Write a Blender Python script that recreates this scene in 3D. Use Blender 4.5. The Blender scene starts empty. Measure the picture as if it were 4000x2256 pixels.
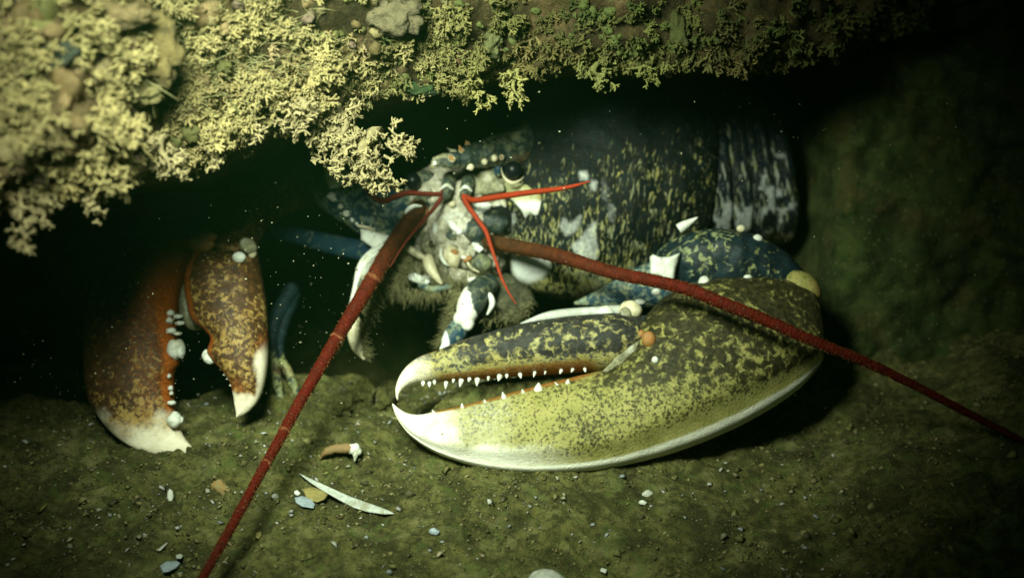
import bpy, math, random
import numpy as np
from mathutils import Vector
from mathutils.bvhtree import BVHTree

# ------------------------------------------------------------------ frame of reference
U = 0.00009                      # metres per photograph pixel at the reference distance
D0 = 4300.0                      # reference distance in the same unit
TH = math.radians(25.0)          # camera looks 25 degrees down
CX, CY = 2000.0, 1128.0
FW = np.array([0.0, math.cos(TH), -math.sin(TH)])
UP = np.array([0.0, math.sin(TH), math.cos(TH)])
RT = np.array([1.0, 0.0, 0.0])
Z0 = -650.0                      # floor level (same unit)

def C(u, v, w):
    u, v, w = np.broadcast_arrays(np.asarray(u, float), np.asarray(v, float), np.asarray(w, float))
    return (u[..., None] * RT + v[..., None] * UP - w[..., None] * FW) * U

def kf(w):
    return (D0 - np.asarray(w, float)) / D0

def P(x, y, w):
    k = kf(w)
    return C((np.asarray(x, float) - CX) * k, (CY - np.asarray(y, float)) * k, w)

# ------------------------------------------------------------------ camera, world, light
scene = bpy.context.scene
cam_d = bpy.data.cameras.new("camera")
cam = bpy.data.objects.new("camera", cam_d)
scene.collection.objects.link(cam)
cam.location = C(0, 0, D0)
cam.rotation_euler = (math.radians(90) - TH, 0, 0)
cam_d.sensor_width = 36.0
cam_d.lens = 36.0 * D0 / 4000.0
cam_d.clip_start = 0.005
cam_d.clip_end = 50.0
cam_d.dof.use_dof = True
cam_d.dof.focus_distance = (D0 - 170) * U
cam_d.dof.aperture_fstop = 6.5
scene.camera = cam

world = bpy.data.worlds.new("World")
scene.world = world
world.use_nodes = True
bg = world.node_tree.nodes["Background"]
bg.inputs[0].default_value = (0.05, 0.30, 0.08, 1)      # faint green water light at depth
bg.inputs[1].default_value = 0.07

# the diver's torch, held left of and above the camera
LP = C(-850, 1290, 2680)
LT = P(1690, 980, -300)
ld = bpy.data.lights.new("dive_torch", 'SPOT')
ld.energy = 10.6
ld.color = (0.86, 1.0, 0.75)
ld.spot_size = math.radians(70)
ld.spot_blend = 1.0
ld.shadow_soft_size = 0.042
lo = bpy.data.objects.new("dive_torch", ld)
scene.collection.objects.link(lo)
lo.location = LP
lo.rotation_euler = Vector(LT - LP).to_track_quat('-Z', 'Y').to_euler()

vs = scene.view_settings
vs.view_transform = 'Standard'
vs.look = 'None'
vs.exposure = 0.0
vs.gamma = 1.0
HAZE = 0.09
scene.cycles.max_bounces = 5
scene.cycles.diffuse_bounces = 2

R = random.Random(7)
NR = np.random.default_rng(11)

# ------------------------------------------------------------------ helpers: noise
def _hash(ix, iy, iz, seed):
    h = (ix * 374761393 + iy * 668265263 + iz * 2147483647 + seed * 1274126177) & 0xFFFFFFFF
    h = ((h ^ (h >> 13)) * 1274126177) & 0xFFFFFFFF
    h = ((h ^ (h >> 16)) * 2246822519) & 0xFFFFFFFF
    return ((h ^ (h >> 15)) & 0xFFFF) / 65535.0

def vnoise(x, y, z=0.0, seed=0):
    x, y, z = np.broadcast_arrays(np.asarray(x, float), np.asarray(y, float), np.asarray(z, float))
    ix, iy, iz = (np.floor(a).astype(np.int64) for a in (x, y, z))
    fx, fy, fz = x - ix, y - iy, z - iz
    fx, fy, fz = (f * f * (3 - 2 * f) for f in (fx, fy, fz))
    r = 0
    for dx in (0, 1):
        for dy in (0, 1):
            for dz in (0, 1):
                w = (fx if dx else 1 - fx) * (fy if dy else 1 - fy) * (fz if dz else 1 - fz)
                r = r + w * _hash(ix + dx, iy + dy, iz + dz, seed)
    return r * 2 - 1

def fbm(x, y, z=0.0, seed=0, octv=4, gain=0.5):
    r, a, f = 0, 1.0, 1.0
    for o in range(octv):
        r = r + a * vnoise(x * f, y * f, np.asarray(z) * f, seed + o * 17)
        a *= gain
        f *= 2.03
    return r

def sst(a, b, x):
    t = np.clip((np.asarray(x, float) - a) / (b - a), 0, 1)
    return t * t * (3 - 2 * t)

# ------------------------------------------------------------------ helpers: objects
ORIGIN = {}

def empty(name, loc, label=None, cat=None, group=None):
    o = bpy.data.objects.new(name, None)
    scene.collection.objects.link(o)
    o.empty_display_size = 0.01
    o.location = loc
    ORIGIN[o.name] = np.array(loc)
    tag(o, label, cat, group)
    return o

def tag(o, label=None, cat=None, group=None, kind=None):
    if label: o["label"] = label
    if cat: o["category"] = cat
    if group: o["group"] = group
    if kind: o["kind"] = kind
    return o

def mk(name, V, F, mat, parent=None, attrs=None, smooth=True, origin=None):
    V = np.asarray(V, float)
    if parent is not None:
        # walk up to the root for the origin; children of parts share the root's origin
        r = parent
        while r.parent: r = r.parent
        og = ORIGIN[r.name]
    else:
        og = V.mean(0) if origin is None else np.asarray(origin)
        if origin is None:
            og = og.copy(); og[2] = V[:, 2].min()
    me = bpy.data.meshes.new(name)
    Vl = V - og
    if isinstance(F, np.ndarray):
        n = F.shape[1]
        me.vertices.add(len(Vl)); me.vertices.foreach_set("co", Vl.ravel())
        me.loops.add(F.size); me.loops.foreach_set("vertex_index", F.ravel().astype(np.int32))
        me.polygons.add(len(F))
        me.polygons.foreach_set("loop_start", np.arange(0, F.size, n, dtype=np.int32))
        me.update(calc_edges=True); me.validate()
    else:
        me.from_pydata(Vl.tolist(), [], F)
        me.update()
    if smooth:
        me.polygons.foreach_set("use_smooth", np.ones(len(me.polygons), bool))
    for k, a in (attrs or {}).items():
        a = np.asarray(a, np.float32)
        if a.ndim == 1:
            at = me.attributes.new(k, 'FLOAT', 'POINT'); at.data.foreach_set("value", a)
        elif a.shape[1] == 3:
            at = me.attributes.new(k, 'FLOAT_VECTOR', 'POINT'); at.data.foreach_set("vector", a.ravel())
    me.materials.append(mat)
    o = bpy.data.objects.new(name, me)
    scene.collection.objects.link(o)
    if parent is not None:
        o.parent = parent
    else:
        o.location = og
    ORIGIN[o.name] = og
    return o

def crom(A, n):
    """Catmull-Rom resample of rows A to n rows."""
    A = np.asarray(A, float); m = len(A)
    t = np.linspace(0, m - 1, n); i = np.clip(t.astype(int), 0, m - 2); f = (t - i)[:, None]
    p0 = A[np.maximum(i - 1, 0)]; p1 = A[i]; p2 = A[i + 1]; p3 = A[np.minimum(i + 2, m - 1)]
    return 0.5 * (2 * p1 + (p2 - p0) * f + (2 * p0 - 5 * p1 + 4 * p2 - p3) * f ** 2 + (3 * p1 - p0 - 3 * p2 + p3) * f ** 3)

def grid_faces(nr, nc, wrap=True):
    r = np.arange(nr - 1)[:, None]; c = np.arange(nc if wrap else nc - 1)[None, :]
    c2 = (c + 1) % nc
    a = r * nc + c; b = r * nc + c2; d = (r + 1) * nc + c; e = (r + 1) * nc + c2
    return np.stack([a, b, e, d], -1).reshape(-1, 4)

def masks(n, dk=0.5, wh=0.0, og=0.0):
    f = lambda a: np.full(n, a) if np.isscalar(a) else np.asarray(a, float).ravel()
    return dict(dk=f(dk), wh=f(wh), og=f(og))

def loft(name, rows, mat, parent, n=80, m=48, ex=0.8, dex=0.8, col=None, bump=0.0, bs=60.0, seed=0, shape=None):
    """rows: Tx,Ty,Tw, Bx,By,Bw, h(front), hb(back). A shell between two edge lines with bulge towards the viewer."""
    A = crom(rows, n)
    T = P(A[:, 0], A[:, 1], A[:, 2]); B = P(A[:, 3], A[:, 4], A[:, 5])
    Cc = (T + B) / 2; H = (T - B) / 2
    hn = H / np.maximum(np.linalg.norm(H, axis=1, keepdims=True), 1e-9)
    N = -FW[None, :] - hn * (hn @ -FW)[:, None]
    N /= np.linalg.norm(N, axis=1, keepdims=True)
    ph = np.linspace(0, 2 * np.pi, m, endpoint=False)
    c, s = np.cos(ph), np.sin(ph)
    cc = np.sign(c) * np.abs(c) ** ex; ss = np.sign(s) * np.abs(s) ** dex
    hh = np.where(ss[None, :] > 0, A[:, 6:7], A[:, 7:8]) * U
    dep = ss[None, :] * hh
    if shape is not None:
        dep = shape(dep, cc[None, :] + 0 * dep, hh)
    V = Cc[:, None, :] + H[:, None, :] * cc[None, :, None] + N[:, None, :] * dep[:, :, None]
    px = (A[:, 0:1] + A[:, 3:4]) / 2 + (A[:, 0:1] - A[:, 3:4]) / 2 * cc
    py = (A[:, 1:2] + A[:, 4:5]) / 2 + (A[:, 1:2] - A[:, 4:5]) / 2 * cc
    if bump:
        nz = fbm(V[..., 0] / (bs * U), V[..., 1] / (bs * U), V[..., 2] / (bs * U), seed, 3)
        V = V + N[:, None, :] * (nz * bump * U)[..., None] * np.sign(ss)[None, :, None]
    st = np.linspace(0, 1, n)[:, None] + 0 * px
    a = (1 - cc[None, :]) / 2 + 0 * px
    at = col(px, py, st, a) if col else {}
    at = masks(n * m, **at)
    # surface coordinates in hundreds of pixels
    L = np.concatenate([[0], np.cumsum(np.linalg.norm(np.diff(Cc, axis=0), axis=1))]) / U / 100
    arc = np.cumsum(np.linalg.norm(np.diff(V[n // 2], axis=0, append=V[n // 2][:1]), axis=1)) / U / 100
    arc = np.minimum(arc, arc[-1] - arc)
    sa = np.stack([np.broadcast_to(L[:, None], px.shape), np.broadcast_to(arc[None, :], px.shape), 0 * px], -1)
    at["sa"] = sa.reshape(-1, 3)
    V = V.reshape(-1, 3)
    F = grid_faces(n, m).tolist()
    F.append(list(range(m))[::-1]); F.append(list(range((n - 1) * m, n * m)))
    return mk(name, V, F, mat, parent, at)

def tube_geo(path, radii, m=14, n=None, flat=1.0, cap=True):
    """path rows x,y,w ; radii in photo px. Returns V (n,m,3)."""
    path = np.asarray(path, float)
    rad = np.asarray(radii, float) * np.ones(len(path))
    n = n or max(8, 6 * len(path))
    A = crom(np.column_stack([path, rad]), n)
    if cap:      # rounded ends
        e = 5
        q = np.linspace(0, np.pi / 2, e)
        first = A[0]; last = A[-1]
        d0 = A[1, :3] - A[0, :3]; d0 = d0 / (np.linalg.norm(d0) + 1e-9)
        d1 = A[-1, :3] - A[-2, :3]; d1 = d1 / (np.linalg.norm(d1) + 1e-9)
        pre = [np.append(first[:3] - d0 * first[3] * math.cos(t), first[3] * max(math.sin(t), .05)) for t in q[:-1]]
        post = [np.append(last[:3] + d1 * last[3] * math.cos(t), last[3] * max(math.sin(t), .05)) for t in q[:-1][::-1]]
        A = np.vstack([pre, A, post])
    Pw = P(A[:, 0], A[:, 1], A[:, 2]); r = A[:, 3] * kf(A[:, 2]) * U
    T = np.gradient(Pw, axis=0); T /= np.linalg.norm(T, axis=1, keepdims=True) + 1e-12
    S = np.cross(T, -FW); nn = np.linalg.norm(S, axis=1, keepdims=True)
    S = np.where(nn > 1e-3, S / np.maximum(nn, 1e-9), RT)
    D = np.cross(S, T)
    ph = np.linspace(0, 2 * np.pi, m, endpoint=False)
    V = Pw[:, None] + r[:, None, None] * (np.cos(ph)[None, :, None] * S[:, None] + flat * np.sin(ph)[None, :, None] * D[:, None])
    return V, A

def tube(name, path, radii, mat, parent, m=14, n=None, flat=1.0, col=None, cap=True, bump=0.0, bs=40.0):
    V, A = tube_geo(path, radii, m, n, flat, cap)
    nr = V.shape[0]
    if bump:
        cen = V.mean(1, keepdims=True)
        d = V - cen; d /= np.linalg.norm(d, axis=2, keepdims=True) + 1e-12
        nz = fbm(V[..., 0] / (bs * U), V[..., 1] / (bs * U), V[..., 2] / (bs * U), 3, 3)
        V = V + d * (nz * bump * U)[..., None]
    ph = np.linspace(0, 2 * np.pi, m, endpoint=False)
    px = A[:, 0:1] + A[:, 3:4] * np.cos(ph) * 0.7
    py = A[:, 1:2] + A[:, 3:4] * np.cos(ph) * 0.7
    st = np.linspace(0, 1, nr)[:, None] + 0 * px
    a = np.cos(ph)[None, :] + 0 * px
    at = masks(nr * m, **(col(px, py, st, a) if col else {}))
    L = np.concatenate([[0], np.cumsum(np.linalg.norm(np.diff(V.mean(1), axis=0), axis=1))]) / U / 100
    sa = np.stack([np.broadcast_to(L[:, None], px.shape), np.broadcast_to(ph[None, :] * A[:, 3:4] / 100, px.shape), 0 * px], -1)
    at["sa"] = sa.reshape(-1, 3)
    F = grid_faces(nr, m).tolist()
    F.append(list(range(m))[::-1]); F.append(list(range((nr - 1) * m, nr * m)))
    return mk(name, V.reshape(-1, 3), F, mat, parent, at)

def ball(name, x, y, w, rx, ry, rw, mat, parent, col=None, bump=0.06, rot=0.0, m=20, n=12, seed=0):
    th = np.linspace(0.04, np.pi - 0.04, n)[:, None]; ph = np.linspace(0, 2 * np.pi, m, endpoint=False)[None, :]
    a, b, c = np.sin(th) * np.cos(ph), np.cos(th) + 0 * ph, np.sin(th) * np.sin(ph)
    nz = 1 + bump * fbm(a * 1.7 + seed, b * 1.7, c * 1.7, seed, 3)
    a, b, c = a * nz * rx, b * nz * ry, c * nz * rw
    ca, sa_ = math.cos(rot), math.sin(rot)
    dx, dy = a * ca - b * sa_, a * sa_ + b * ca
    k = float(kf(w))
    cen = P(x, y, w)
    V = cen + (dx[..., None] * RT + dy[..., None] * UP - c[..., None] * FW) * U * k
    px, py = x + dx, y - dy
    at = masks(n * m, **(col(px, py, th / np.pi + 0 * ph, 0 * dx) if col else {}))
    at["sa"] = np.stack([dx, dy, c], -1).reshape(-1, 3) / 100
    F = grid_faces(n, m).tolist()
    F.append(list(range(m))); F.append(list(range((n - 1) * m, n * m))[::-1])
    return mk(name, V.reshape(-1, 3), F, mat, parent, at)

def spike(name, x, y, w, dx, dy, dw, r, mat, parent, col=None, flat=1.0):
    """a pointed tooth or spine from base (x,y,w) along (dx,dy,dw)"""
    pth = [(x - dx * .15, y - dy * .15, w - dw * .15), (x + dx * .2, y + dy * .2, w + dw * .2),
           (x + dx * .65, y + dy * .65, w + dw * .65), (x + dx, y + dy, w + dw)]
    return tube(name, pth, [r, r * .92, r * .5, r * .08], mat, parent, m=10, n=10, flat=flat, col=col, cap=False)

def plate(name, outline, w, h, mat, parent, col=None, n=48, bump=0.0):
    """a low puffed plate with the given px outline; w a number or a function of px,py"""
    O = np.asarray(outline, float)
    O = np.vstack([O, O[:1]])
    seg = np.concatenate([[0], np.cumsum(np.linalg.norm(np.diff(O, axis=0), axis=1))])
    t = np.linspace(0, seg[-1], n, endpoint=False)
    O = np.column_stack([np.interp(t, seg, O[:, 0]), np.interp(t, seg, O[:, 1])])
    cen = O.mean(0)
    wf = w if callable(w) else (lambda x, y: np.full(np.shape(x), float(w)))
    rings = [(1.0, -1.2), (1.0, -0.2), (0.97, 0.3), (0.88, 0.75), (0.7, 0.95), (0.45, 1.0), (0.2, 1.0), (0.02, 1.0)]
    Vs, PX, PY = [], [], []
    for s, d in rings:
        q = cen + (O - cen) * s
        ww = wf(q[:, 0], q[:, 1]) + d * h + (bump * fbm(q[:, 0] / 30, q[:, 1] / 30, 0, 5, 3) if bump and d > .5 else 0)
        Vs.append(P(q[:, 0], q[:, 1], ww)); PX.append(q[:, 0]); PY.append(q[:, 1])
    V = np.vstack(Vs); PX = np.concatenate(PX); PY = np.concatenate(PY)
    at = masks(len(V), **(col(PX, PY, 0 * PX, 0 * PX) if col else {}))
    at["sa"] = np.stack([PX / 100, PY / 100, 0 * PX], -1)
    F = [f[::-1] for f in grid_faces(len(rings), n).tolist()]
    F.append(list(range(n))); F.append(list(range((len(rings) - 1) * n, len(rings) * n))[::-1])
    return mk(name, V, F, mat, parent, at)

def hairs(name, roots, dirs, lens, rad, mat, parent, curl=0.25, kind=True):
    """fine bristles, one joined mesh. roots/dirs in (x,y,w) px"""
    VV, FF = [], []
    base = 0
    for (r0, d, l) in zip(roots, dirs, lens):
        r0 = np.array(r0, float); d = np.array(d, float); d /= np.linalg.norm(d)
        b = np.array([R.uniform(-1, 1), R.uniform(-1, 1), R.uniform(-1, 1)]) * curl
        pts = [r0, r0 + d * l * .5 + b * l * .15, r0 + d * l + b * l * .5]
        for i, (p, rr) in enumerate(zip(pts, (rad, rad * .75, rad * .2))):
            c = P(*p)
            for q in range(3):
                an = q * 2.094 + base
                VV.append(c + (math.cos(an) * RT + math.sin(an) * UP) * rr * U)
        for i in range(2):
            for q in range(3):
                a = base + i * 3 + q; b_ = base + i * 3 + (q + 1) % 3
                FF.append((a, b_, b_ + 3, a + 3))
        base += 9
    o = mk(name, np.array(VV), np.array(FF), mat, parent)
    if kind: o["kind"] = "stuff"
    return o

# ------------------------------------------------------------------ materials
def newmat(name):
    m = bpy.data.materials.new(name); m.use_nodes = True
    nt = m.node_tree
    return m, nt, nt.nodes["Principled BSDF"]

def N(nt, t, **kw):
    n = nt.nodes.new(t)
    for k, v in kw.items():
        if k.startswith("i_"):
            n.inputs[int(k[2:]) if k[2:].isdigit() else k[2:]].default_value = v
        else:
            setattr(n, k, v)
    return n

def mixc(nt, fac, a, b):
    n = nt.nodes.new("ShaderNodeMix"); n.data_type = 'RGBA'
    L = nt.links
    for sock, val in ((n.inputs[0], fac), (n.inputs[6], a), (n.inputs[7], b)):
        if isinstance(val, bpy.types.NodeSocket): L.new(val, sock)
        elif isinstance(val, tuple): sock.default_value = (*val[:3], 1)
        else: sock.default_value = val
    return n.outputs[2]

def math_(nt, op, a, b=None, c=None):
    n = nt.nodes.new("ShaderNodeMath"); n.operation = op
    for i, v in enumerate((a, b, c)):
        if v is None: continue
        if isinstance(v, bpy.types.NodeSocket): nt.links.new(v, n.inputs[i])
        else: n.inputs[i].default_value = v
    return n.outputs[0]

def mapr(nt, v, a, b, c=0.0, d=1.0):
    n = nt.nodes.new("ShaderNodeMapRange"); n.interpolation_type = 'SMOOTHSTEP'
    nt.links.new(v, n.inputs[0])
    for i, x in enumerate((a, b, c, d)): n.inputs[i + 1].default_value = x
    return n.outputs[0]

def coords(nt, kind, scale=(1, 1, 1)):
    mp = nt.nodes.new("ShaderNodeMapping")
    if kind == 'obj':
        tc = nt.nodes.new("ShaderNodeTexCoord"); nt.links.new(tc.outputs["Object"], mp.inputs[0])
        s = 1 / (100 * U)
    else:
        a = nt.nodes.new("ShaderNodeAttribute"); a.attribute_name = kind; nt.links.new(a.outputs["Vector"], mp.inputs[0]); s = 1
    mp.inputs[3].default_value = tuple(s * q for q in scale)
    return mp.outputs[0]

def noise(nt, vec, scale, detail=3.0, rough=0.5, dist=0.0):
    n = N(nt, "ShaderNodeTexNoise")
    n.inputs["Scale"].default_value = scale; n.inputs["Detail"].default_value = detail
    n.inputs["Roughness"].default_value = rough; n.inputs["Distortion"].default_value = dist
    nt.links.new(vec, n.inputs["Vector"])
    return n.outputs[0]

def attr(nt, name):
    a = nt.nodes.new("ShaderNodeAttribute"); a.attribute_name = name
    return a

def bumpn(nt, bsdf, h, strength, dist=0.0006):
    b = N(nt, "ShaderNodeBump"); b.inputs["Strength"].default_value = strength; b.inputs["Distance"].default_value = dist
    nt.links.new(h, b.inputs["Height"]); nt.links.new(b.outputs[0], bsdf.inputs["Normal"])

def shell(name, light, light2, dark, white=(.74, .74, .66), orange=(.42, .12, .02), scale=2.2, soft=0.05, cs='obj', stretch=(1, 1, 1),
          rough=0.46, dist=0.5, dkw=0.5, detail=3.0, bump=0.25, dark2=None, spots=0.0, grime=.35, spec=.16, coarse=0.0):
    """mottled crustacean shell; dk = how dark the mottling is, wh = white areas, og = orange areas"""
    m, nt, b = newmat(name)
    v = coords(nt, cs, stretch); vo = coords(nt, 'obj')
    n1 = noise(nt, v, scale, detail, 0.55, dist)
    if spots:
        vv = N(nt, "ShaderNodeVectorMath", operation='MULTIPLY_ADD')
        cn = N(nt, "ShaderNodeTexNoise"); cn.inputs["Scale"].default_value = scale * 1.3; nt.links.new(v, cn.inputs["Vector"])
        nt.links.new(cn.outputs["Color"], vv.inputs[0]); vv.inputs[1].default_value = (.22, .22, .22); nt.links.new(v, vv.inputs[2])
        vr = N(nt, "ShaderNodeTexVoronoi", feature='SMOOTH_F1'); vr.inputs["Scale"].default_value = scale * 1.25; vr.inputs["Smoothness"].default_value = .25
        nt.links.new(vv.outputs[0], vr.inputs["Vector"])
        sp = math_(nt, 'SUBTRACT', .92, vr.outputs["Distance"])
        n1 = math_(nt, 'ADD', math_(nt, 'MULTIPLY', n1, 1 - spots), math_(nt, 'MULTIPLY', sp, spots))
    if coarse:
        mx = N(nt, "ShaderNodeMix", data_type='FLOAT')
        nt.links.new(mapr(nt, attr(nt, "dk").outputs["Fac"], .48, .64), mx.inputs[0]); nt.links.new(n1, mx.inputs[2])
        nt.links.new(noise(nt, v, coarse, 4.0, .58, .5), mx.inputs[3]); n1 = mx.outputs[0]
    dk = attr(nt, "dk").outputs["Fac"]; wh = attr(nt, "wh").outputs["Fac"]; og = attr(nt, "og").outputs["Fac"]
    big = math_(nt, 'MULTIPLY', math_(nt, 'SUBTRACT', noise(nt, vo, .9, 3.0), .5), .28)
    t = math_(nt, 'ADD', math_(nt, 'ADD', n1, big), math_(nt, 'MULTIPLY', math_(nt, 'SUBTRACT', dk, 0.5), dkw))
    nh = noise(nt, vo, 11.0, 3.0, .7)
    t = math_(nt, 'ADD', t, math_(nt, 'MULTIPLY', math_(nt, 'SUBTRACT', nh, .5), .16))
    f = mapr(nt, t, 0.5 - soft, 0.5 + soft)
    lc = mixc(nt, mapr(nt, noise(nt, vo, 1.6, 4.0, .6), .35, .65), light, light2)
    lc = mixc(nt, mapr(nt, noise(nt, v, scale * 1.9, 5.0, .7), .50, .68, 0, .55), lc, tuple(q * .42 for q in light2))
    dc = mixc(nt, mapr(nt, noise(nt, v, scale * .8, 2.0), .4, .65), dark, dark2 or tuple(q * 1.8 for q in dark))
    if coarse: dc = mixc(nt, mapr(nt, dk, .46, .64), tuple(q * 3.2 for q in dark), dc)
    c = mixc(nt, f, lc, dc)
    nf = noise(nt, vo, 6.0, 4.0, 0.65)
    og2 = mapr(nt, math_(nt, 'ADD', og, math_(nt, 'MULTIPLY', math_(nt, 'SUBTRACT', nf, .5), 0.9)), .25, .95)
    c = mixc(nt, og2, c, mixc(nt, mapr(nt, nh, .35, .65), orange, tuple(q * .45 for q in orange)))
    wh2 = mapr(nt, math_(nt, 'ADD', wh, math_(nt, 'MULTIPLY', math_(nt, 'SUBTRACT', nf, .5), 0.45)), .15, .9)
    c = mixc(nt, wh2, c, white)
    pit = N(nt, "ShaderNodeTexVoronoi"); pit.inputs["Scale"].default_value = 5.5; nt.links.new(vo, pit.inputs["Vector"])
    pf = mapr(nt, pit.outputs[0], .05, .12, 0.4, 0.0)
    c = mixc(nt, pf, c, (.012, .012, .006))
    if grime:
        c = mixc(nt, mapr(nt, noise(nt, vo, 1.3, 6.0, .7), .5, .75, 0, grime), c, (.10, .09, .04))
    nt.links.new(c, b.inputs["Base Color"])
    nt.links.new(mapr(nt, nf, .3, .7, rough - .08, rough + .18), b.inputs["Roughness"])
    b.inputs["Specular IOR Level"].default_value = spec
    h = math_(nt, 'ADD', math_(nt, 'MULTIPLY', noise(nt, vo, 9.0, 5.0, .65), .7), math_(nt, 'MULTIPLY', pf, -0.6))
    bumpn(nt, b, h, bump, 0.0014)
    return m

def plain(name, c1, c2, scale=4.0, rough=0.5, bump=0.3, spec=0.4, sss=0.0, detail=5.0, c3=None, cs='obj', stretch=(1, 1, 1)):
    m, nt, b = newmat(name)
    v = coords(nt, cs, stretch)
    n1 = noise(nt, v, scale, detail, .62, .4)
    c = mixc(nt, mapr(nt, n1, .35, .65), c1, c2)
    if c3: c = mixc(nt, mapr(nt, noise(nt, v, scale * .35, 4.0, .6), .55, .65), c, c3)
    nt.links.new(c, b.inputs["Base Color"])
    b.inputs["Roughness"].default_value = rough
    b.inputs["Specular IOR Level"].default_value = spec
    if sss:
        b.inputs["Subsurface Weight"].default_value = sss
        b.inputs["Subsurface Radius"].default_value = (0.003, 0.002, 0.001)
        b.inputs["Subsurface Scale"].default_value = 0.5
    bumpn(nt, b, noise(nt, v, scale * 2.5, 5.0, .65), bump, 0.001)
    return m

M = {}
M['claw'] = shell("claw_shell", (.36, .325, .110), (.29, .27, .080), (.020, .019, .007), white=(.84, .82, .70), orange=(.38, .16, .035),
                  scale=6.2, soft=.11, dist=.4, dkw=.6, dark2=(.045, .038, .014), spots=.42, bump=.45, coarse=3.3, grime=.12)
M['finger'] = shell("finger_shell", (.38, .35, .15), (.36, .30, .09), (.022, .022, .019), white=(.84, .78, .62), orange=(.42, .19, .045),
                    scale=5.4, soft=.10, dist=.5, dkw=.6, spots=.4, bump=.45, coarse=3.2, grime=.12)
M['crusher'] = shell("crusher_shell", (.36, .24, .075), (.28, .17, .045), (.042, .020, .008), white=(.80, .72, .56), orange=(.42, .11, .016),
                     scale=4.4, soft=.10, dist=.8, dkw=.6, spots=.12, dark2=(.075, .034, .012), grime=.1)
M['carapace'] = shell("carapace_shell", (.34, .31, .095), (.26, .27, .16), (.0055, .0065, .0050), white=(.66, .68, .64), orange=(.22, .10, .03),
                      scale=6.0, soft=.09, cs='sa', stretch=(1.0, .33, 1), dist=1.0, dkw=.62, detail=5.0, rough=.30, dark2=(.006, .011, .012), grime=0.0, spec=.10, bump=.6)
M['abdomen'] = shell("abdomen_shell", (.20, .20, .08), (.30, .32, .28), (.005, .007, .007), white=(.55, .58, .56), orange=(.22, .13, .03),
                     scale=2.8, soft=.06, cs='sa', stretch=(1.6, .42, 1), dist=.6, dkw=.6, rough=.26, dark2=(.006, .012, .02), grime=0.0, spec=.5, bump=.7)
M['blue'] = shell("blue_shell", (.16, .22, .21), (.22, .24, .13), (.012, .036, .062), white=(.74, .76, .74), orange=(.30, .16, .05),
                  scale=2.8, soft=.10, dist=1.2, dkw=.5, rough=.42, dark2=(.016, .048, .068), grime=.15)
M['wrist'] = shell("wrist_shell", (.24, .25, .09), (.22, .25, .14), (.007, .014, .017), white=(.74, .76, .74), orange=(.30, .16, .05),
                  scale=3.0, soft=.07, dist=.8, dkw=.5, rough=.42, dark2=(.010, .024, .030), grime=.1)
M['teal'] = shell("teal_shell", (.15, .16, .08), (.20, .20, .12), (.014, .024, .022), white=(.74, .74, .66), orange=(.42, .15, .035),
                  scale=3.4, soft=.14, dist=.8, dkw=.5, rough=.3, spec=.45, grime=.25, bump=.6)
M['white'] = plain("white_shell", (.76, .77, .70), (.56, .58, .50), 3.0, .4, .4, .4, c3=(.42, .42, .30))
M['greywhite'] = plain('greywhite_shell', (.48, .49, .47), (.36, .37, .32), 3.0, .45, .4, .4)
M['cream'] = plain("cream_shell", (.66, .60, .42), (.48, .42, .26), 4.0, .4, .25, .5)
M['amber'] = plain("amber_shell", (.40, .16, .035), (.28, .17, .07), 6.0, .4, .5, .3)
M['membrane'] = plain("membrane", (.34, .32, .20), (.16, .16, .09), 4.5, .33, .9, .5, c3=(.48, .47, .38))
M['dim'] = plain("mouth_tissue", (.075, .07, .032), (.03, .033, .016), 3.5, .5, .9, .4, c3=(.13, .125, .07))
def face_mat():
    m, nt, b = newmat("face_tissue")
    v = coords(nt, 'obj')
    n1 = noise(nt, v, 1.5, 5.0, .6, 1.2); n2 = noise(nt, v, 3.2, 5.0, .62, 1.6); n3 = noise(nt, v, 7.0, 4.0, .6)
    c = mixc(nt, mapr(nt, n1, .36, .64), (.22, .21, .14), (.60, .58, .45))
    c = mixc(nt, mapr(nt, n2, .55, .70), c, (.80, .81, .75))
    c = mixc(nt, mapr(nt, noise(nt, v, 1.5, 2.0, .5, 1.0), .57, .70), c, (.03, .05, .045))
    c = mixc(nt, mapr(nt, n3, .58, .75, 0, .35), c, (.08, .08, .05))
    nt.links.new(c, b.inputs["Base Color"]); b.inputs["Roughness"].default_value = .22; b.inputs["Specular IOR Level"].default_value = .7
    bumpn(nt, b, math_(nt, 'ADD', n2, math_(nt, 'MULTIPLY', n3, .5)), 1.0, .003)
    return m
M['face'] = face_mat()
M['pale'] = plain("pale_tissue", (.78, .80, .74), (.52, .55, .48), 4.0, .2, .6, .7, c3=(.84, .85, .82))
M['rosy'] = plain("rosy_tissue", (.56, .51, .40), (.32, .30, .21), 4.0, .22, .8, .7, c3=(.66, .64, .56))
M['olivet'] = plain("olive_tissue", (.34, .32, .20), (.15, .15, .085), 5.0, .28, .9, .6, c3=(.46, .44, .33))
M['eye'] = plain("eye_surface", (.003, .004, .004), (.006, .008, .010), 6, .35, .0, .2)
M['seta'] = plain("bristles", (.24, .22, .10), (.15, .14, .06), 3, .6, .0, .3)
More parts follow.
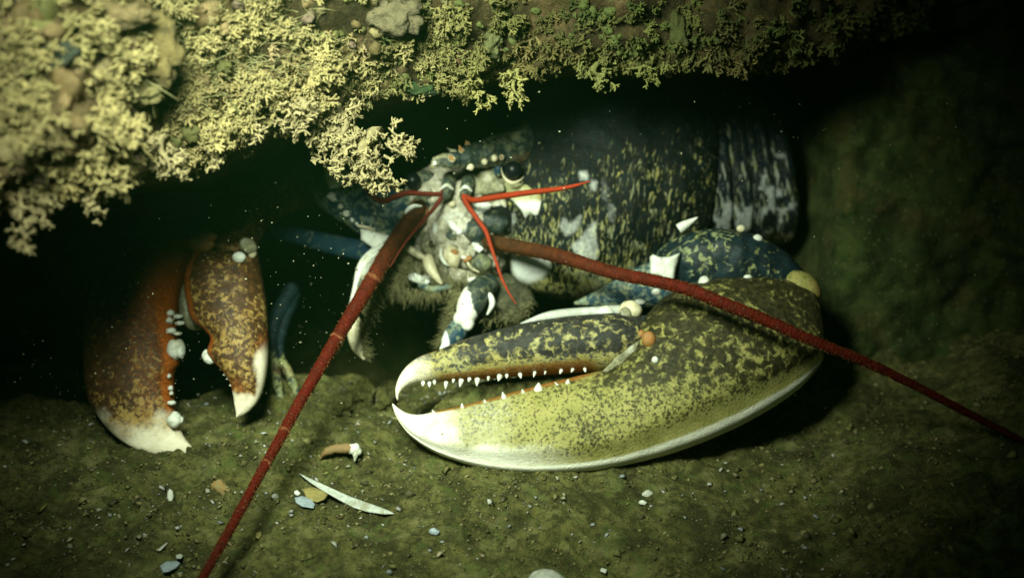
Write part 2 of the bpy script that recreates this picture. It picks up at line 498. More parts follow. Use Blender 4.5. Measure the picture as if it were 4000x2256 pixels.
def antenna_mat():
    m, nt, b = newmat("antenna_shell")
    v = coords(nt, 'sa'); vo = coords(nt, 'obj')
    sx = N(nt, "ShaderNodeSeparateXYZ"); nt.links.new(v, sx.inputs[0])
    ring = math_(nt, 'SINE', math_(nt, 'MULTIPLY', sx.outputs[0], 2 * math.pi / 0.17))
    n1 = noise(nt, vo, 3.0, 5.0, .65)
    c = mixc(nt, mapr(nt, n1, .35, .65), (.088, .0055, .0018), (.052, .0055, .002))
    c = mixc(nt, mapr(nt, ring, .6, 1.0, 0, .35), c, (.09, .015, .006))
    c = mixc(nt, mapr(nt, noise(nt, vo, 14, 4.0, .7), .60, .68, 0, .6), c, (.22, .12, .05))
    og = attr(nt, "og").outputs["Fac"]
    c = mixc(nt, og, c, mixc(nt, mapr(nt, n1, .4, .6), (.070, .034, .012), (.035, .022, .009)))
    nt.links.new(c, b.inputs["Base Color"]); b.inputs["Roughness"].default_value = .65; b.inputs["Specular IOR Level"].default_value = .08
    h = math_(nt, 'ADD', math_(nt, 'MULTIPLY', ring, -.12), noise(nt, vo, 12, 4.0, .6))
    bumpn(nt, b, h, .5, .0006)
    return m
M['antenna'] = antenna_mat()
M['antennule'] = plain("antennule_shell", (.33, .030, .005), (.23, .026, .006), 8, .55, .4, .25)
M['antennule_d'] = plain("antennule_dark_shell", (.16, .016, .007), (.09, .016, .007), 8, .55, .4, .25)

def rock(name, c1, c2, c3, scale, bump=.8, rough=.85, fine=9.0):
    m, nt, b = newmat(name)
    v = coords(nt, 'obj')
    n1 = noise(nt, v, scale, 8.0, .66, .5)
    c = mixc(nt, mapr(nt, n1, .36, .66), c1, c2)
    c = mixc(nt, mapr(nt, noise(nt, v, scale * .3, 6.0, .65), .5, .66, 0, .85), c, c3)
    c = mixc(nt, mapr(nt, noise(nt, v, .55, 5.0, .6, .6), .42, .62, 0, .7), c, tuple(q * .55 for q in c2))
    c = mixc(nt, mapr(nt, noise(nt, v, 1.0, 5.0, .65, .8), .52, .66, 0, .45), c, (c1[0] * .6, c1[1] * .95, c1[2] * .7))
    sp = N(nt, "ShaderNodeTexVoronoi"); sp.inputs["Scale"].default_value = fine; nt.links.new(v, sp.inputs["Vector"])
    c = mixc(nt, mapr(nt, sp.outputs["Distance"], .10, .22, .35, 0), c, (.30, .28, .14))
    nt.links.new(c, b.inputs["Base Color"]); b.inputs["Roughness"].default_value = rough
    b.inputs["Specular IOR Level"].default_value = .2
    bumpn(nt, b, noise(nt, v, scale * 3, 8.0, .7), bump, .0022)
    return m
M['floor'] = rock("silty_rock", (.20, .185, .055), (.058, .060, .017), (.29, .27, .105), 3.2, 1.0)
M['ledge'] = rock("encrusted_rock", (.095, .065, .024), (.035, .026, .010), (.17, .115, .055), 1.2, 1.0)
M['wall'] = rock("cave_rock", (.062, .082, .020), (.028, .042, .011), (.085, .068, .020), 1.1, 1.0, fine=3.0)
def colmat(name, rough=.75, spec=.25, tr=0.0):
    m, nt, b = newmat(name)
    a = attr(nt, "col")
    v = coords(nt, 'obj')
    c = mixc(nt, mapr(nt, noise(nt, v, 5.0, 4.0, .65), .3, .7), a.outputs["Color"], (.0, .0, .0))
    h = N(nt, "ShaderNodeMix", data_type='RGBA'); h.inputs[0].default_value = .35
    nt.links.new(a.outputs["Color"], h.inputs[6]); nt.links.new(c, h.inputs[7])
    nt.links.new(h.outputs[2], b.inputs["Base Color"]); b.inputs["Roughness"].default_value = rough
    b.inputs["Specular IOR Level"].default_value = spec
    bumpn(nt, b, noise(nt, v, 11.0, 4.0, .6), .5, .001)
    return m
M['turf'] = colmat("turf")
M['grit'] = colmat("grit", .6, .4)

# ================================================================== THE SETTING
def fh(X, Y):
    """floor relief above Z0 in px units"""
    h = 34 * fbm(X / 520, Y / 430, 0, 1, 2) + 15 * fbm(X / 210, Y / 150, 0, 15, 3) + 13 * fbm(X / 95, Y / 95, 0, 5, 5, .62) - 22
    ca, sa_ = math.cos(math.radians(38)), math.sin(math.radians(38))
    wob = 30 * fbm(X / 300, Y / 300, 0, 41, 2)
    q = (X * sa_ + Y * ca + 1.6 * wob) / 88; p = (X * ca - Y * sa_) / 700
    fr = q + .55 * vnoise(q * .7, p, 0, 9); tri = np.abs((fr - np.floor(fr)) - .5) * 2
    gm = (1 - sst(200, 1000, X)) * sst(-.55, .15, fbm(X / 330, Y / 330, 0, 77, 2))
    h = h + gm * (16 * tri - 44 * np.clip((tri - .80) * 5, 0, 1))
    g2 = np.abs(vnoise((X * .5 - Y * .85) / 260, (X * .85 + Y * .5) / 900, 0, 19))
    h = h - 40 * np.clip(1 - g2 * 7, 0, 1) * sst(500, 1000, X)
    h = h + 60 * sst(900, 2200, X) * (1 + fbm(X / 260, Y / 260, 0, 23, 3)) + 0.16 * np.maximum(X - 1300, 0)
    d = Y - rimY(X)
    h = h - 900 * sst(0, 650, d) * (1 - sst(1000, 1500, X))
    return h

RIM = np.array([(-900, 1540), (0, 1550), (350, 1570), (600, 1560), (900, 1500), (1200, 1470), (1600, 1440), (2200, 1420), (2800, 1400), (4000, 1200), (5500, 1200)], float)
_v = CY - RIM[:, 1]
_w = (Z0 - _v * math.cos(TH)) / (math.sin(TH) - _v * math.cos(TH) / D0)
_rx = (RIM[:, 0] - CX) * kf(_w); _ry = _v * kf(_w) * math.sin(TH) - _w * math.cos(TH)
def rimY(X):
    return np.interp(X, _rx, _ry) + 45 * fbm(np.asarray(X, float) / 140, 0.5, 0, 83, 3)

def floorpt(X, Y):
    return np.stack([X, Y, Z0 + fh(X, Y)], -1) * U

def on_floor(px, py):
    """point of the floor seen at a photo pixel, as (w)"""
    w = np.linspace(1500, -4000, 1400)
    k = kf(w); u = (px - CX) * k; v = (CY - py) * k
    Y = v * math.sin(TH) - w * math.cos(TH); Z = v * math.cos(TH) + w * math.sin(TH)
    below = Z < Z0 + fh(u, Y)
    i = int(np.argmax(below)) if below.any() else len(w) - 1
    return float(w[i])

gx = np.concatenate([np.linspace(-5200, -2150, 40, endpoint=False), np.arange(-2150, 2150, 12), np.linspace(2150, 6200, 60)])
gy = np.concatenate([np.linspace(-3300, -1500, 40, endpoint=False), np.arange(-1500, 900, 11), np.linspace(900, 6000, 90)])
GX, GY = np.meshgrid(gx, gy)
V = floorpt(GX, GY).reshape(-1, 3)
floor = mk("sea_floor", V, grid_faces(len(gy), len(gx), False), M['floor'], origin=(0, 0, Z0 * U))
tag(floor, kind="structure")

# rock wall at the back of the crevice, coming forward on the right
wx = np.linspace(-900, 5600, 330); wy = np.linspace(-900, 2000, 170)
WX, WY = np.meshgrid(wx, wy)
WW = -2700 + 1950 * sst(2650, 3350, WX) + 0.10 * np.maximum(WX - 3300, 0) - 0.15 * np.maximum(1100 - WY, 0)
WW = WW + 110 * fbm(WX / 420, WY / 420, 0, 31, 3) + 34 * fbm(WX / 75, WY / 75, 0, 33, 4, .6)
WW = WW - 60 * np.clip(1 - 6 * np.abs(vnoise(WX / 330, WY / 420, 0, 55)), 0, 1)
wall = mk("rock_wall", P(WX, WY, WW).reshape(-1, 3), grid_faces(len(wy), len(wx), False)[:, ::-1].copy(), M['wall'])
tag(wall, kind="structure")

# overhanging ledge: lip line (photo x, photo y, depth)
LIP = np.array([(-1200, 900, 900), (-600, 860, 880), (0, 760, 950), (300, 720, 930), (520, 660, 760), (740, 580, 450), (1000, 490, 370), (1250, 425, 360), (1500, 360, 220),
                (1750, 315, 130), (2000, 285, 80), (2300, 260, 80), (2600, 255, 80), (2900, 250, -60), (3150, 225, -260), (3400, 150, -480), (3700, 60, -700), (4300, -200, -700), (5200, -500, -700)], float)
def lip(x):
    return np.interp(x, LIP[:, 0], LIP[:, 1]), np.interp(x, LIP[:, 0], LIP[:, 2])

def ledge_pt(x, t):
    """t 0 top of the front face .. 0.55 lip .. 1 back of the underside. Returns u,v,w"""
    ly, lw = lip(x)
    k = kf(lw); u = (x - CX) * k; vl = (CY - ly) * k
    tt = np.array([0, .12, .25, .38, .48, .55, .62, .72, .85, 1.0])
    dv = np.array([1900, 1150, 700, 330, 90, 0, 25, 70, 130, 150])
    dw = np.array([-500, -60, 110, 130, 70, 0, -110, -500, -1500, -3200])
    v = vl + np.interp(t, tt, dv); w = lw + np.interp(t, tt, dw)
    a = 1 - sst(.6, .8, t) * .5
    n1 = fbm(u / 330, v / 260, w / 330, 61, 3); n2 = fbm(u / 90, v / 90, w / 90, 67, 4, .6)
    cl = np.maximum(0, vnoise(u / 130, v / 130, w / 130, 71))
    w = w + a * (80 * n1 + 26 * n2 + 60 * cl)
    v = v - a * (34 * n1 + 14 * n2) * sst(.3, .5, t)
    return u, v, w

lx = np.linspace(-1200, 5200, 460); lt = np.linspace(0, 1, 130)
LX, LT_ = np.meshgrid(lx, lt)
ledge = mk("rock_ledge", C(*ledge_pt(LX, LT_)).reshape(-1, 3), grid_faces(len(lt), len(lx), False)[:, ::-1].copy(), M['ledge'])
tag(ledge, kind="structure")

# ---- growth on the ledge: small branching bryozoan tufts
def tuft_proto(rng, stems=5, levels=3, L=34, r=7.5, spread=.75, down=0.0, flat=0.5):
    VV, FF = [], []
    def seg(p, q, r0, r1):
        d = q - p; l = np.linalg.norm(d) + 1e-9; d = d / l
        a = np.cross(d, [0, 0, 1.0]); na = np.linalg.norm(a)
        a = a / na if na > 1e-3 else np.array([1.0, 0, 0])
        b = np.cross(d, a)
        i = len(VV)
        pts = [(p, r0), ((p + q) / 2 + (a * rng.uniform(-.12, .12) + b * rng.uniform(-.12, .12)) * l, (r0 + r1) / 2 * .85), (q, r1), (q + d * r1 * .8, r1 * .35)]
        for c, rr in pts:
            for k in range(4):
                an = k * math.pi / 2 + .6
                VV.append(c + a * math.cos(an) * rr + b * math.sin(an) * rr * (1 - flat * .5))
        for s in range(3):
            for k in range(4):
                FF.append((i + s * 4 + k, i + s * 4 + (k + 1) % 4, i + s * 4 + 4 + (k + 1) % 4, i + s * 4 + 4 + k))
        FF.append((i + 12, i + 13, i + 14, i + 15))
    def grow(p, d, l, r, lev):
        q = p + d * l
        seg(p, q, r, r * .82)
        if lev == 0: return
        for k in range(rng.choice([2, 2, 3])):
            nd = d + np.array([rng.gauss(0, spread), rng.gauss(0, spread), rng.gauss(0, spread)])
            nd[2] += .15
            nd /= np.linalg.norm(nd)
            grow(q, nd, l * rng.uniform(.62, .95), r * .84, lev - 1)
    for s in range(stems):
        d = np.array([rng.gauss(0, .7), rng.gauss(0, .7), 1.0]); d /= np.linalg.norm(d)
        grow(np.array([rng.uniform(-14, 14), rng.uniform(-14, 14), -8.0]), d, L * rng.uniform(.7, 1.1), r, levels)
    return np.array(VV), np.array(FF)

prng = random.Random(5)
TUFTS = [tuft_proto(prng, prng.choice([3, 4]), prng.choice([2, 2, 3]), 30, 10.0) for _ in range(10)]

def frame_from(n):
    n = n / np.linalg.norm(n)
    a = np.cross(n, [0.3, 0.8, 0.52]); a /= np.linalg.norm(a)
    b = np.cross(n, a)
    an = R.uniform(0, 6.283)
    a, b = a * math.cos(an) + b * math.sin(an), -a * math.sin(an) + b * math.cos(an)
    return np.stack([a, b, n], 0)

def ledge_frame(x, t):
    e = 1e-2
    p = C(*ledge_pt(np.array([x, x + 25, x]), np.array([t, t, t + e])))
    n = np.cross(p[1] - p[0], p[2] - p[0]); n /= np.linalg.norm(n) + 1e-12
    if n @ FW > .25 and t < .5: n = -n
    return p[0], n

TAN = np.array([.33, .27, .115]); TAN2 = np.array([.22, .15, .065]); PINK = np.array([.32, .22, .15]); GRN = np.array([.062, .090, .018]); OLV = np.array([.13, .125, .032])
VV, FF, CC = [], [], []
base = 0
for i in range(2000):
    x = R.uniform(-250, 3600)
    t = R.uniform(.10, .60) if R.random() < .62 else R.uniform(.44, .60)
    p, n = ledge_frame(x, t)
    patch = vnoise(x / 210, t * 9, 0, 91)
    if x < 1500 and t < .44 and patch < -.2 and R.random() < .9: continue      # bare brown sponge patches
    down = sst(.35, .55, t)
    d = n * (1 - .35 * down) + np.array([0, 0, -1.0]) * (.1 + .85 * down) + np.array([R.gauss(0, .22), R.gauss(0, .22), R.gauss(0, .22)])
    pv, pf = TUFTS[R.randrange(len(TUFTS))]
    s = R.uniform(.55, 1.0) * (1.05 if x < 1300 else .78)
    if t > .46: s *= R.uniform(.8, 1.25)
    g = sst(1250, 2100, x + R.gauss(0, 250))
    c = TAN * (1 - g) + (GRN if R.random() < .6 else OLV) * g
    q = R.random()
    if q < .22: c = c * .6 + TAN2 * .4 * (1 - .5 * g)
    elif q < .32 and x < 1700: c = c * .5 + PINK * .5
    hue = vnoise(x / 260, t * 7, 0, 101); hu2 = vnoise(x / 180, t * 11, 0, 107)
    c = c * (1 - .6 * max(0, hue)) + np.array([.19, .12, .045]) * .6 * max(0, hue)
    c = c * (1 - .55 * max(0, hu2)) + np.array([.15, .16, .04]) * .55 * max(0, hu2)
    c = c * R.uniform(.6, 1.12)
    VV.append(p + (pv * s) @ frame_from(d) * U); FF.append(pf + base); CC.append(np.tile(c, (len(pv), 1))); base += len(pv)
# taller finger-like clumps between the small tufts
for i in range(125):
    x = R.uniform(-150, 1950); t = R.uniform(.24, .52)
    p, n = ledge_frame(x, t)
    ax = n * R.uniform(.5, .9) + np.array([R.gauss(0, .25), 0, -R.uniform(.5, 1.1)]); ax /= np.linalg.norm(ax)
    sd = np.cross(ax, FW); sd /= np.linalg.norm(sd)
    Ln = R.uniform(90, 190) * (1.0 if x < 1100 else .75); wd = R.uniform(22, 40)
    g = sst(1250, 2100, x); c0 = (TAN * (1 - g) + OLV * g) * R.uniform(.85, 1.1)
    for j in range(R.randrange(11, 20)):
        f = R.random() ** .8
        c = p + (ax * Ln * f + sd * R.gauss(0, wd) * (1.1 - .5 * f) - FW * R.gauss(0, wd * .6)) * U
        pv, pf = TUFTS[R.randrange(len(TUFTS))]
        d = ax * R.uniform(.3, 1) + np.array([R.gauss(0, .6) for _ in range(3)])
        VV.append(c + (pv * R.uniform(.4, .68)) @ frame_from(d) * U); FF.append(pf + base); CC.append(np.tile(c0 * R.uniform(.85, 1.15), (len(pv), 1))); base += len(pv)
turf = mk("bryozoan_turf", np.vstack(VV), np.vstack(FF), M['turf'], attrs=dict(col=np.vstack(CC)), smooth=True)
tag(turf, "tan and olive crust of small branching growths covering the overhanging rock ledge", "bryozoans", kind="stuff")
print("turf tris", 2 * base)

# ---- soft encrusting lumps between the sprigs
th_ = np.linspace(.15, np.pi - .15, 8)[:, None]; ph_ = np.linspace(0, 2 * np.pi, 10, endpoint=False)[None, :]
SPH = np.stack([np.sin(th_) * np.cos(ph_), np.sin(th_) * np.sin(ph_), np.cos(th_) + 0 * ph_], -1).reshape(-1, 3)
SPF = grid_faces(8, 10)
VV, FF, CC = [], [], []; base = 0
for i in range(520):
    x = R.uniform(-200, 2500); t = R.uniform(.12, .56)
    p, n = ledge_frame(x, t)
    s = R.uniform(14, 46) * (1 if x < 1100 else .55)
    nz = 1 + .45 * fbm(SPH[:, 0] * 1.6 + i, SPH[:, 1] * 1.6, SPH[:, 2] * 1.6, i, 3)
    v = SPH * nz[:, None] * s * np.array([R.uniform(.7, 1.4), R.uniform(.6, 1.1), R.uniform(.6, 1.3)])
    c = [np.array([.24, .165, .075]), np.array([.27, .21, .10]), np.array([.15, .10, .04]), np.array([.17, .16, .05]), np.array([.22, .15, .11])][R.randrange(5)] * R.uniform(.45, .9)
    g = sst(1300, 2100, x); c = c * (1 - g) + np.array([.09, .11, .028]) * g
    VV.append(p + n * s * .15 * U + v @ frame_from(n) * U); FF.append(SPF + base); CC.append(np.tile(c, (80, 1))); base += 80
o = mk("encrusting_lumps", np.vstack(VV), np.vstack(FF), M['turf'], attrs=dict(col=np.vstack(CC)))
tag(o, "soft brown and tan lumps of crust between the sprigs on the ledge", "crust", kind="stuff")

# ---- distinct hanging tufts, each a thing of its own
def bush(px, py, w, length, width, tipdir, seed, label, group=None, col=None, dens=1.0, parent=None):
    """a hanging cluster: a wobbly core line with forked twigs all round"""
    rng = random.Random(seed)
    VV, FF, CC = [], [], []; base = 0
    dx, dy = tipdir
    n = int(length * width / 900 * dens) + 7
    protos = [tuft_proto(rng, 2, 2, 21, 7.5, .85) for _ in range(5)]
    root = P(px, py, w)
    dirw = dx * RT - dy * UP; dirw = dirw / np.linalg.norm(dirw)
    perp = np.cross(dirw, FW)
    ph = rng.uniform(0, 6)
    for i in range(n):
        f = (i + rng.random()) / n
        c = root + dirw * length * f * U + perp * math.sin(f * 5 + ph) * width * .18 * U
        off = np.array([rng.gauss(0, 1), rng.gauss(0, .6), rng.gauss(0, .5)])
        wd = width * .30 * (1.15 - .65 * f)
        c = c + (perp * off[0] * wd - FW * off[1] * wd) * U
        d = dirw * rng.uniform(.2, 1.0) + perp * off[0] * .8 - FW * (off[1] * .7 + .2) + np.array([rng.gauss(0, .3) for _ in range(3)])
        pv, pf = protos[rng.randrange(5)]
        s = rng.uniform(.7, 1.1) * min(1.0, .55 + width / 200)
        VV.append(c + (pv * s) @ frame_from(d) * U); FF.append(pf + base); base += len(pv)
        cc = (TAN if col is None else np.array(col)) * rng.uniform(.82, 1.15)
        CC.append(np.tile(cc, (len(pv), 1)))
    # core
    pts = [root + dirw * length * f * .85 * U + perp * math.sin(f * 5 + ph) * width * .15 * U for f in np.linspace(-.1, 1, 9)]
    cv = []
    for j, c in enumerate(pts):
        rr = width * .13 * (1.2 - .8 * j / 8)
        for k in range(7):
            an = k * 2 * math.pi / 7
            cv.append(c + (perp * math.cos(an) - FW * math.sin(an)) * rr * U * rng.uniform(.7, 1.3))
    VV.append(np.array(cv)); FF.append(grid_faces(9, 7) + base); CC.append(np.tile((TAN if col is None else np.array(col)) * .75, (63, 1)))
    if parent is not None:
        mk("branch", np.vstack(VV), np.vstack(FF), M['turf'], parent, attrs=dict(col=np.vstack(CC)))
        return
    o = mk("hanging_tuft", np.vstack(VV), np.vstack(FF), M['turf'], attrs=dict(col=np.vstack(CC)), origin=root)
    tag(o, label, "bryozoan tuft", group or "tan tufts hanging from the ledge")

big = empty("hanging_tuft", P(1330, 420, 300), "big antler-like tan tuft dangling in front of the lobster's head and arm", "bryozoan tuft", "tan tufts hanging from the ledge")
BT = (.33, .27, .135)
bush(1330, 410, 300, 160, 150, (-.05, 1), 1, None, col=BT, parent=big)
bush(1330, 520, 300, 80, 130, (-.9, .35), 14, None, col=BT, parent=big)
bush(1440, 520, 300, 200, 210, (.06, 1), 2, None, col=BT, dens=1.5, parent=big)
bush(1520, 560, 300, 90, 90, (.9, .3), 15, None, col=BT, parent=big)
TN = (.34, .275, .14)
bush(70, 740, 1010, 200, 44, (.16, 1), 3, "longest drip-like tan tuft hanging at the far left", col=TN)
bush(158, 700, 980, 140, 46, (.06, 1), 4, "short stubby tan tuft second from the left edge", col=TN)
bush(352, 650, 890, 165, 44, (.08, 1), 5, "slim tan tuft hanging above the crusher claw's palm", col=TN)
bush(262, 620, 930, 120, 80, (-.1, 1), 16, "thick clumpy tan tuft between the second and third drips", col=TN)
bush(440, 560, 840, 140, 60, (-.05, 1), 6, "knobbly tan tuft low on the left part of the ledge", col=TN)
bush(640, 540, 690, 130, 110, (.05, 1), 7, "broad bushy tan tuft above the crusher claw's movable finger", col=TN)
bush(790, 490, 520, 150, 56, (.4, 1), 8, "slanting tan tuft ending in a forked tip over the dark gap", col=TN)
bush(960, 440, 460, 105, 80, (.3, 1), 9, "tan tuft at the ledge lip left of the big antler-like one", col=TN)
bush(1170, 390, 440, 100, 130, (0, 1), 10, "dense tan tuft on the lip just left of the big dangling one", col=TN)
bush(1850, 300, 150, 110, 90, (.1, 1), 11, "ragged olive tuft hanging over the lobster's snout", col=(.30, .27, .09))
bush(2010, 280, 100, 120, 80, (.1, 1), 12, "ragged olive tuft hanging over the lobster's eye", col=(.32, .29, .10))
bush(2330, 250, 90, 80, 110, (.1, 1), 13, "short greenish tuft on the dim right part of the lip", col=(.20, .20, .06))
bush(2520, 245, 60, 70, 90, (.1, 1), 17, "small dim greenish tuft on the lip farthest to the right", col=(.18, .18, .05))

# ---- sponges and sea squirts on the ledge
def lump(name, px, py, w, rx, ry, rw, c1, c2, label, cat, rot=0, seed=1, bump=.6, rough=.7):
    c1 = tuple(z * .62 for z in c1); c2 = tuple(z * .55 for z in c2)
    mt = plain(name + "_skin", c1, c2, 4.0, rough, 1.0, .3, detail=8, c3=tuple(z * .55 for z in c2))
    o = ball(name, px, py, w, rx, ry, rw, mt, None, bump=bump, rot=rot, seed=seed, m=40, n=26)
    tag(o, label, cat)
    return o
def ledge_w(px, py):
    """depth of the ledge front seen at a photo pixel"""
    best, bw = 1e9, 0
    for t in np.linspace(.08, .6, 90):
        for dx in (0,):
            u, v, w = ledge_pt(np.array(float(px)), np.array(t))
            k = kf(w); yy = CY - v / k
            if abs(yy - py) < best: best, bw = abs(yy - py), float(w)
    return bw
for (nm, x, y, rx, ry, c1, c2, lb, ct, rot) in [
    ("sponge", 1545, 50, 95, 80, (.22, .18, .10), (.14, .115, .06), "pale pinkish grey sponge at the top edge of the ledge", "sponge", .2),
    ("sponge", 225, 215, 75, 60, (.030, .045, .030), (.06, .07, .045), "dark teal rounded sponge on the upper left of the ledge", "sponge", .1),
    ("sponge", 60, 150, 110, 80, (.30, .20, .10), (.20, .14, .06), "pinkish tan smooth sponge in the top left corner", "sponge", -.3),
    ("sponge", 600, 200, 95, 120, (.23, .17, .06), (.16, .12, .04), "brown fleshy lobe left of the threadlike tangle", "sponge", -.1),
    ("sponge", 740, 310, 70, 75, (.27, .19, .085), (.17, .12, .045), "tan smooth sponge below the brown fleshy lobe", "sponge", .4),
    ("sponge", 560, 365, 80, 45, (.28, .24, .10), (.20, .17, .06), "olive tan flattened sponge amid the left tufts", "sponge", .2),
    ("sponge", 480, 60, 130, 60, (.26, .18, .085), (.16, .12, .045), "wide tan sponge at the top edge left of the brown lobe", "sponge", 0),
    ("sponge", 30, 420, 60, 80, (.34, .25, .10), (.24, .18, .07), "brownish sponge at the left edge of the ledge", "sponge", 0),
    ("sea_squirt", 1795, 225, 34, 36, (.26, .13, .07), (.20, .12, .06), "small reddish brown sea squirt above the lobster's snout", "sea squirt", 0),
    ("sponge", 1920, 150, 60, 75, (.20, .20, .08), (.16, .17, .06), "smooth olive sponge above the ragged snout tufts", "sponge", .3),
    ("sponge", 1660, 345, 70, 30, (.05, .09, .025), (.03, .06, .015), "bright green film of sponge under the lip beside the head", "sponge", .1),
    ("sponge", 2640, 130, 45, 75, (.13, .14, .035), (.10, .11, .03), "dim olive lobe high on the dark right part of the ledge", "sponge", .1)]:
    lump(nm, x, y, ledge_w(x, y) - 6, rx * .92, ry * .92, 46, c1, c2, lb, ct, rot, seed=int(x))

# ---- tangled fine threads on the ledge
VV, FF = [], []; base = 0
for i in range(700):
    x = R.gauss(930, 190); t = R.uniform(.24, .47)
    p, n = ledge_frame(x, t)
    d = np.array([R.gauss(0, 1), 0, R.gauss(0, .55)]) + RT * .6 + np.array([0, 0, .25]); d /= np.linalg.norm(d)
    L_ = R.uniform(25, 85); cur = np.array([R.gauss(0, 1) for _ in range(3)]) * 1.0
    q = p + n * U * R.uniform(12, 55)
    ring = []
    for s in range(7):
        f = s / 6
        c = q + (d * L_ * f + cur * L_ * f * f * .6 + n * math.sin(f * 5 + i) * 8) * U
        rr = R.uniform(1.2, 2.1) if s < 6 else .5
        for k in range(3):
            an = k * 2.094
            VV.append(c + (math.cos(an) * UP + math.sin(an) * -FW) * rr * U)
    FF.append(grid_faces(7, 3) + base); base += 21
th = mk("hydroid_threads", np.array(VV), np.vstack(FF), M['seta'])
tag(th, "tangle of fine olive threads draped over the middle of the ledge", "hydroids", kind="stuff")

# ================================================================== THE LOBSTER
lob = empty("lobster", C(300, (Z0 + 650 * math.sin(TH)) / math.cos(TH), -650),
            "large dark blue and yellow lobster with red antennae peering out from under the rock ledge", "lobster")

def cw(y, off=0.0):                      # leaning plane of the big claw
    return -0.46 * (1845 - y) + off

# ---- big claw (cutter) -------------------------------------------------------
PAIRS = [((3196, 1195), (3214, 1380), 40), ((3150, 1128), (3204, 1425), 140), ((3010, 1103), (3128, 1510), 215), ((2860, 1100), (3015, 1590), 250),
         ((2710, 1128), (2880, 1664), 262), ((2600, 1172), (2748, 1722), 258), ((2520, 1250), (2628, 1764), 240), ((2450, 1362), (2515, 1795), 214),
         ((2375, 1446), (2410, 1818), 188), ((2270, 1476), (2290, 1836), 168), ((2150, 1502), (2162, 1845), 152), ((2040, 1530), (2042, 1844), 138),
         ((1920, 1562), (1919, 1831), 122), ((1800, 1592), (1814, 1807), 104), ((1705, 1610), (1724, 1776), 84), ((1645, 1622), (1662, 1744), 66),
         ((1595, 1616), (1602, 1700), 48), ((1562, 1598), (1563, 1652), 30), ((1542, 1582), (1543, 1614), 15), ((1533, 1574), (1533, 1582), 4)]
rows = [(t[0], t[1], cw(t[1]), b[0], b[1], cw(b[1]), h * .8, h * .6) for t, b, h in PAIRS]
def claw_col(px, py, s, a):
    n = fbm(px / 120, py / 120, 0, 3, 3)
    keel = sst(.93, .975, a) * sst(.02, .12, s)
    tip = sst(1900, 1620, px + 60 * n) * .95
    low = sst(.60, .96, a + .05 * n) * sst(2500, 1850, px) * .9
    wh = np.maximum.reduce([keel, tip, low, .35 * sst(2200, 1900, px)])
    og = sst(.16, .05, a) * sst(2420, 2250, px) * sst(1640, 1720, px) * .9
    og = np.maximum(og, .35 * sst(.80, .92, a) * sst(.96, .93, a) * sst(2300, 2000, px))
    wh = wh * (1 - sst(.14, .06, a) * sst(1650, 1730, px) * sst(2450, 2300, px))
    dk = .66 - .14 * sst(1420, 1650, py + .06 * (2600 - px)) + .10 * sst(1420, 1150, py) - .30 * sst(.84, .93, a) - .1 * sst(2300, 2000, px)
    return dict(wh=wh, og=og, dk=dk)
def claw_shape(dep, cc, hh):
    # a blunt keel along the outer edge: the profile stops short of the edge and ends in a rounded band
    q = np.clip((-cc - .90) / .10, 0, 1)
    shelf = (.30 * hh + 6 * U) * np.sqrt(np.clip(1 - q ** 3, 0, 1)) * sst(-.80, -.92, cc)
    d = dep * (1 - .30 * sst(-.62, -.90, cc))
    return np.where(shelf > np.abs(d), np.sign(dep) * shelf, d)
claw = loft("claw_palm", rows, M['claw'], lob, n=220, m=96, ex=.85, dex=.75, col=claw_col, bump=3.0, bs=70, seed=4, shape=claw_shape)
claw["label"] = "large yellow and dark mottled claw palm with white outer edge"
bv = BVHTree.FromObject(claw, bpy.context.evaluated_depsgraph_get())

def surf_w(o, x, y, default=0.0):
    """depth w of an object's front surface at a photo pixel"""
    og = Vector(ORIGIN[o.name])
    b = surf_w.cache.get(o.name)
    if b is None:
        me = o.data
        b = BVHTree.FromPolygons([v.co + og for v in me.vertices], [tuple(p.vertices) for p in me.polygons])
        surf_w.cache[o.name] = b
    c = Vector(C(0, 0, D0)); d = Vector(P(x, y, 0)) - c; d.normalize()
    hit = b.ray_cast(c, d)
    if hit[0] is None: return default
    return D0 - float((np.array(hit[0]) - np.array(c)) @ FW) / U
surf_w.cache = {}

# movable finger of the big claw
DPAIRS = [((2560, 1235), (2500, 1400), 60), ((2500, 1240), (2440, 1432), 120), ((2420, 1236), (2370, 1450), 145), ((2330, 1240), (2290, 1447), 150), ((2200, 1251), (2170, 1455), 145),
          ((2060, 1272), (2040, 1464), 132), ((1920, 1304), (1905, 1474), 114), ((1815, 1335), (1805, 1481), 98), ((1715, 1372), (1720, 1487), 80),
          ((1645, 1396), (1665, 1491), 64), ((1595, 1428), (1618, 1498), 48), ((1563, 1468), (1584, 1514), 34), ((1546, 1510), (1563, 1533), 20), ((1545, 1537), (1556, 1548), 11), ((1551, 1560), (1553, 1562), 3)]
rows = [(t[0], t[1], cw(t[1], 40), b[0], b[1], cw(b[1], 30), h, h * .7) for t, b, h in DPAIRS]
def dact_col(px, py, s, a):
    n = fbm(px / 90, py / 90, 0, 6, 3)
    wh = sst(1760, 1560, px + 40 * n - 60 * (a - .5))
    og = np.maximum(.8 * sst(.86, .96, a) * sst(2420, 2250, px) * sst(1640, 1760, px), .75 * sst(.16, .04, a) * sst(1980, 1750, px))
    og = np.maximum(og, .45 * sst(1800, 1640, px) * sst(.5, .9, a))
    dk = .64 - .12 * sst(1950, 1700, px) - .22 * sst(.78, .92, a) + .14 * sst(.35, .1, a)
    return dict(wh=wh, og=og, dk=dk)
dact = loft("claw_finger", rows, M['finger'], lob, n=150, m=72, ex=.85, dex=.8, col=dact_col, bump=3.0, bs=60, seed=8)
dact["label"] = "movable upper finger of the big claw with orange toothed edge"

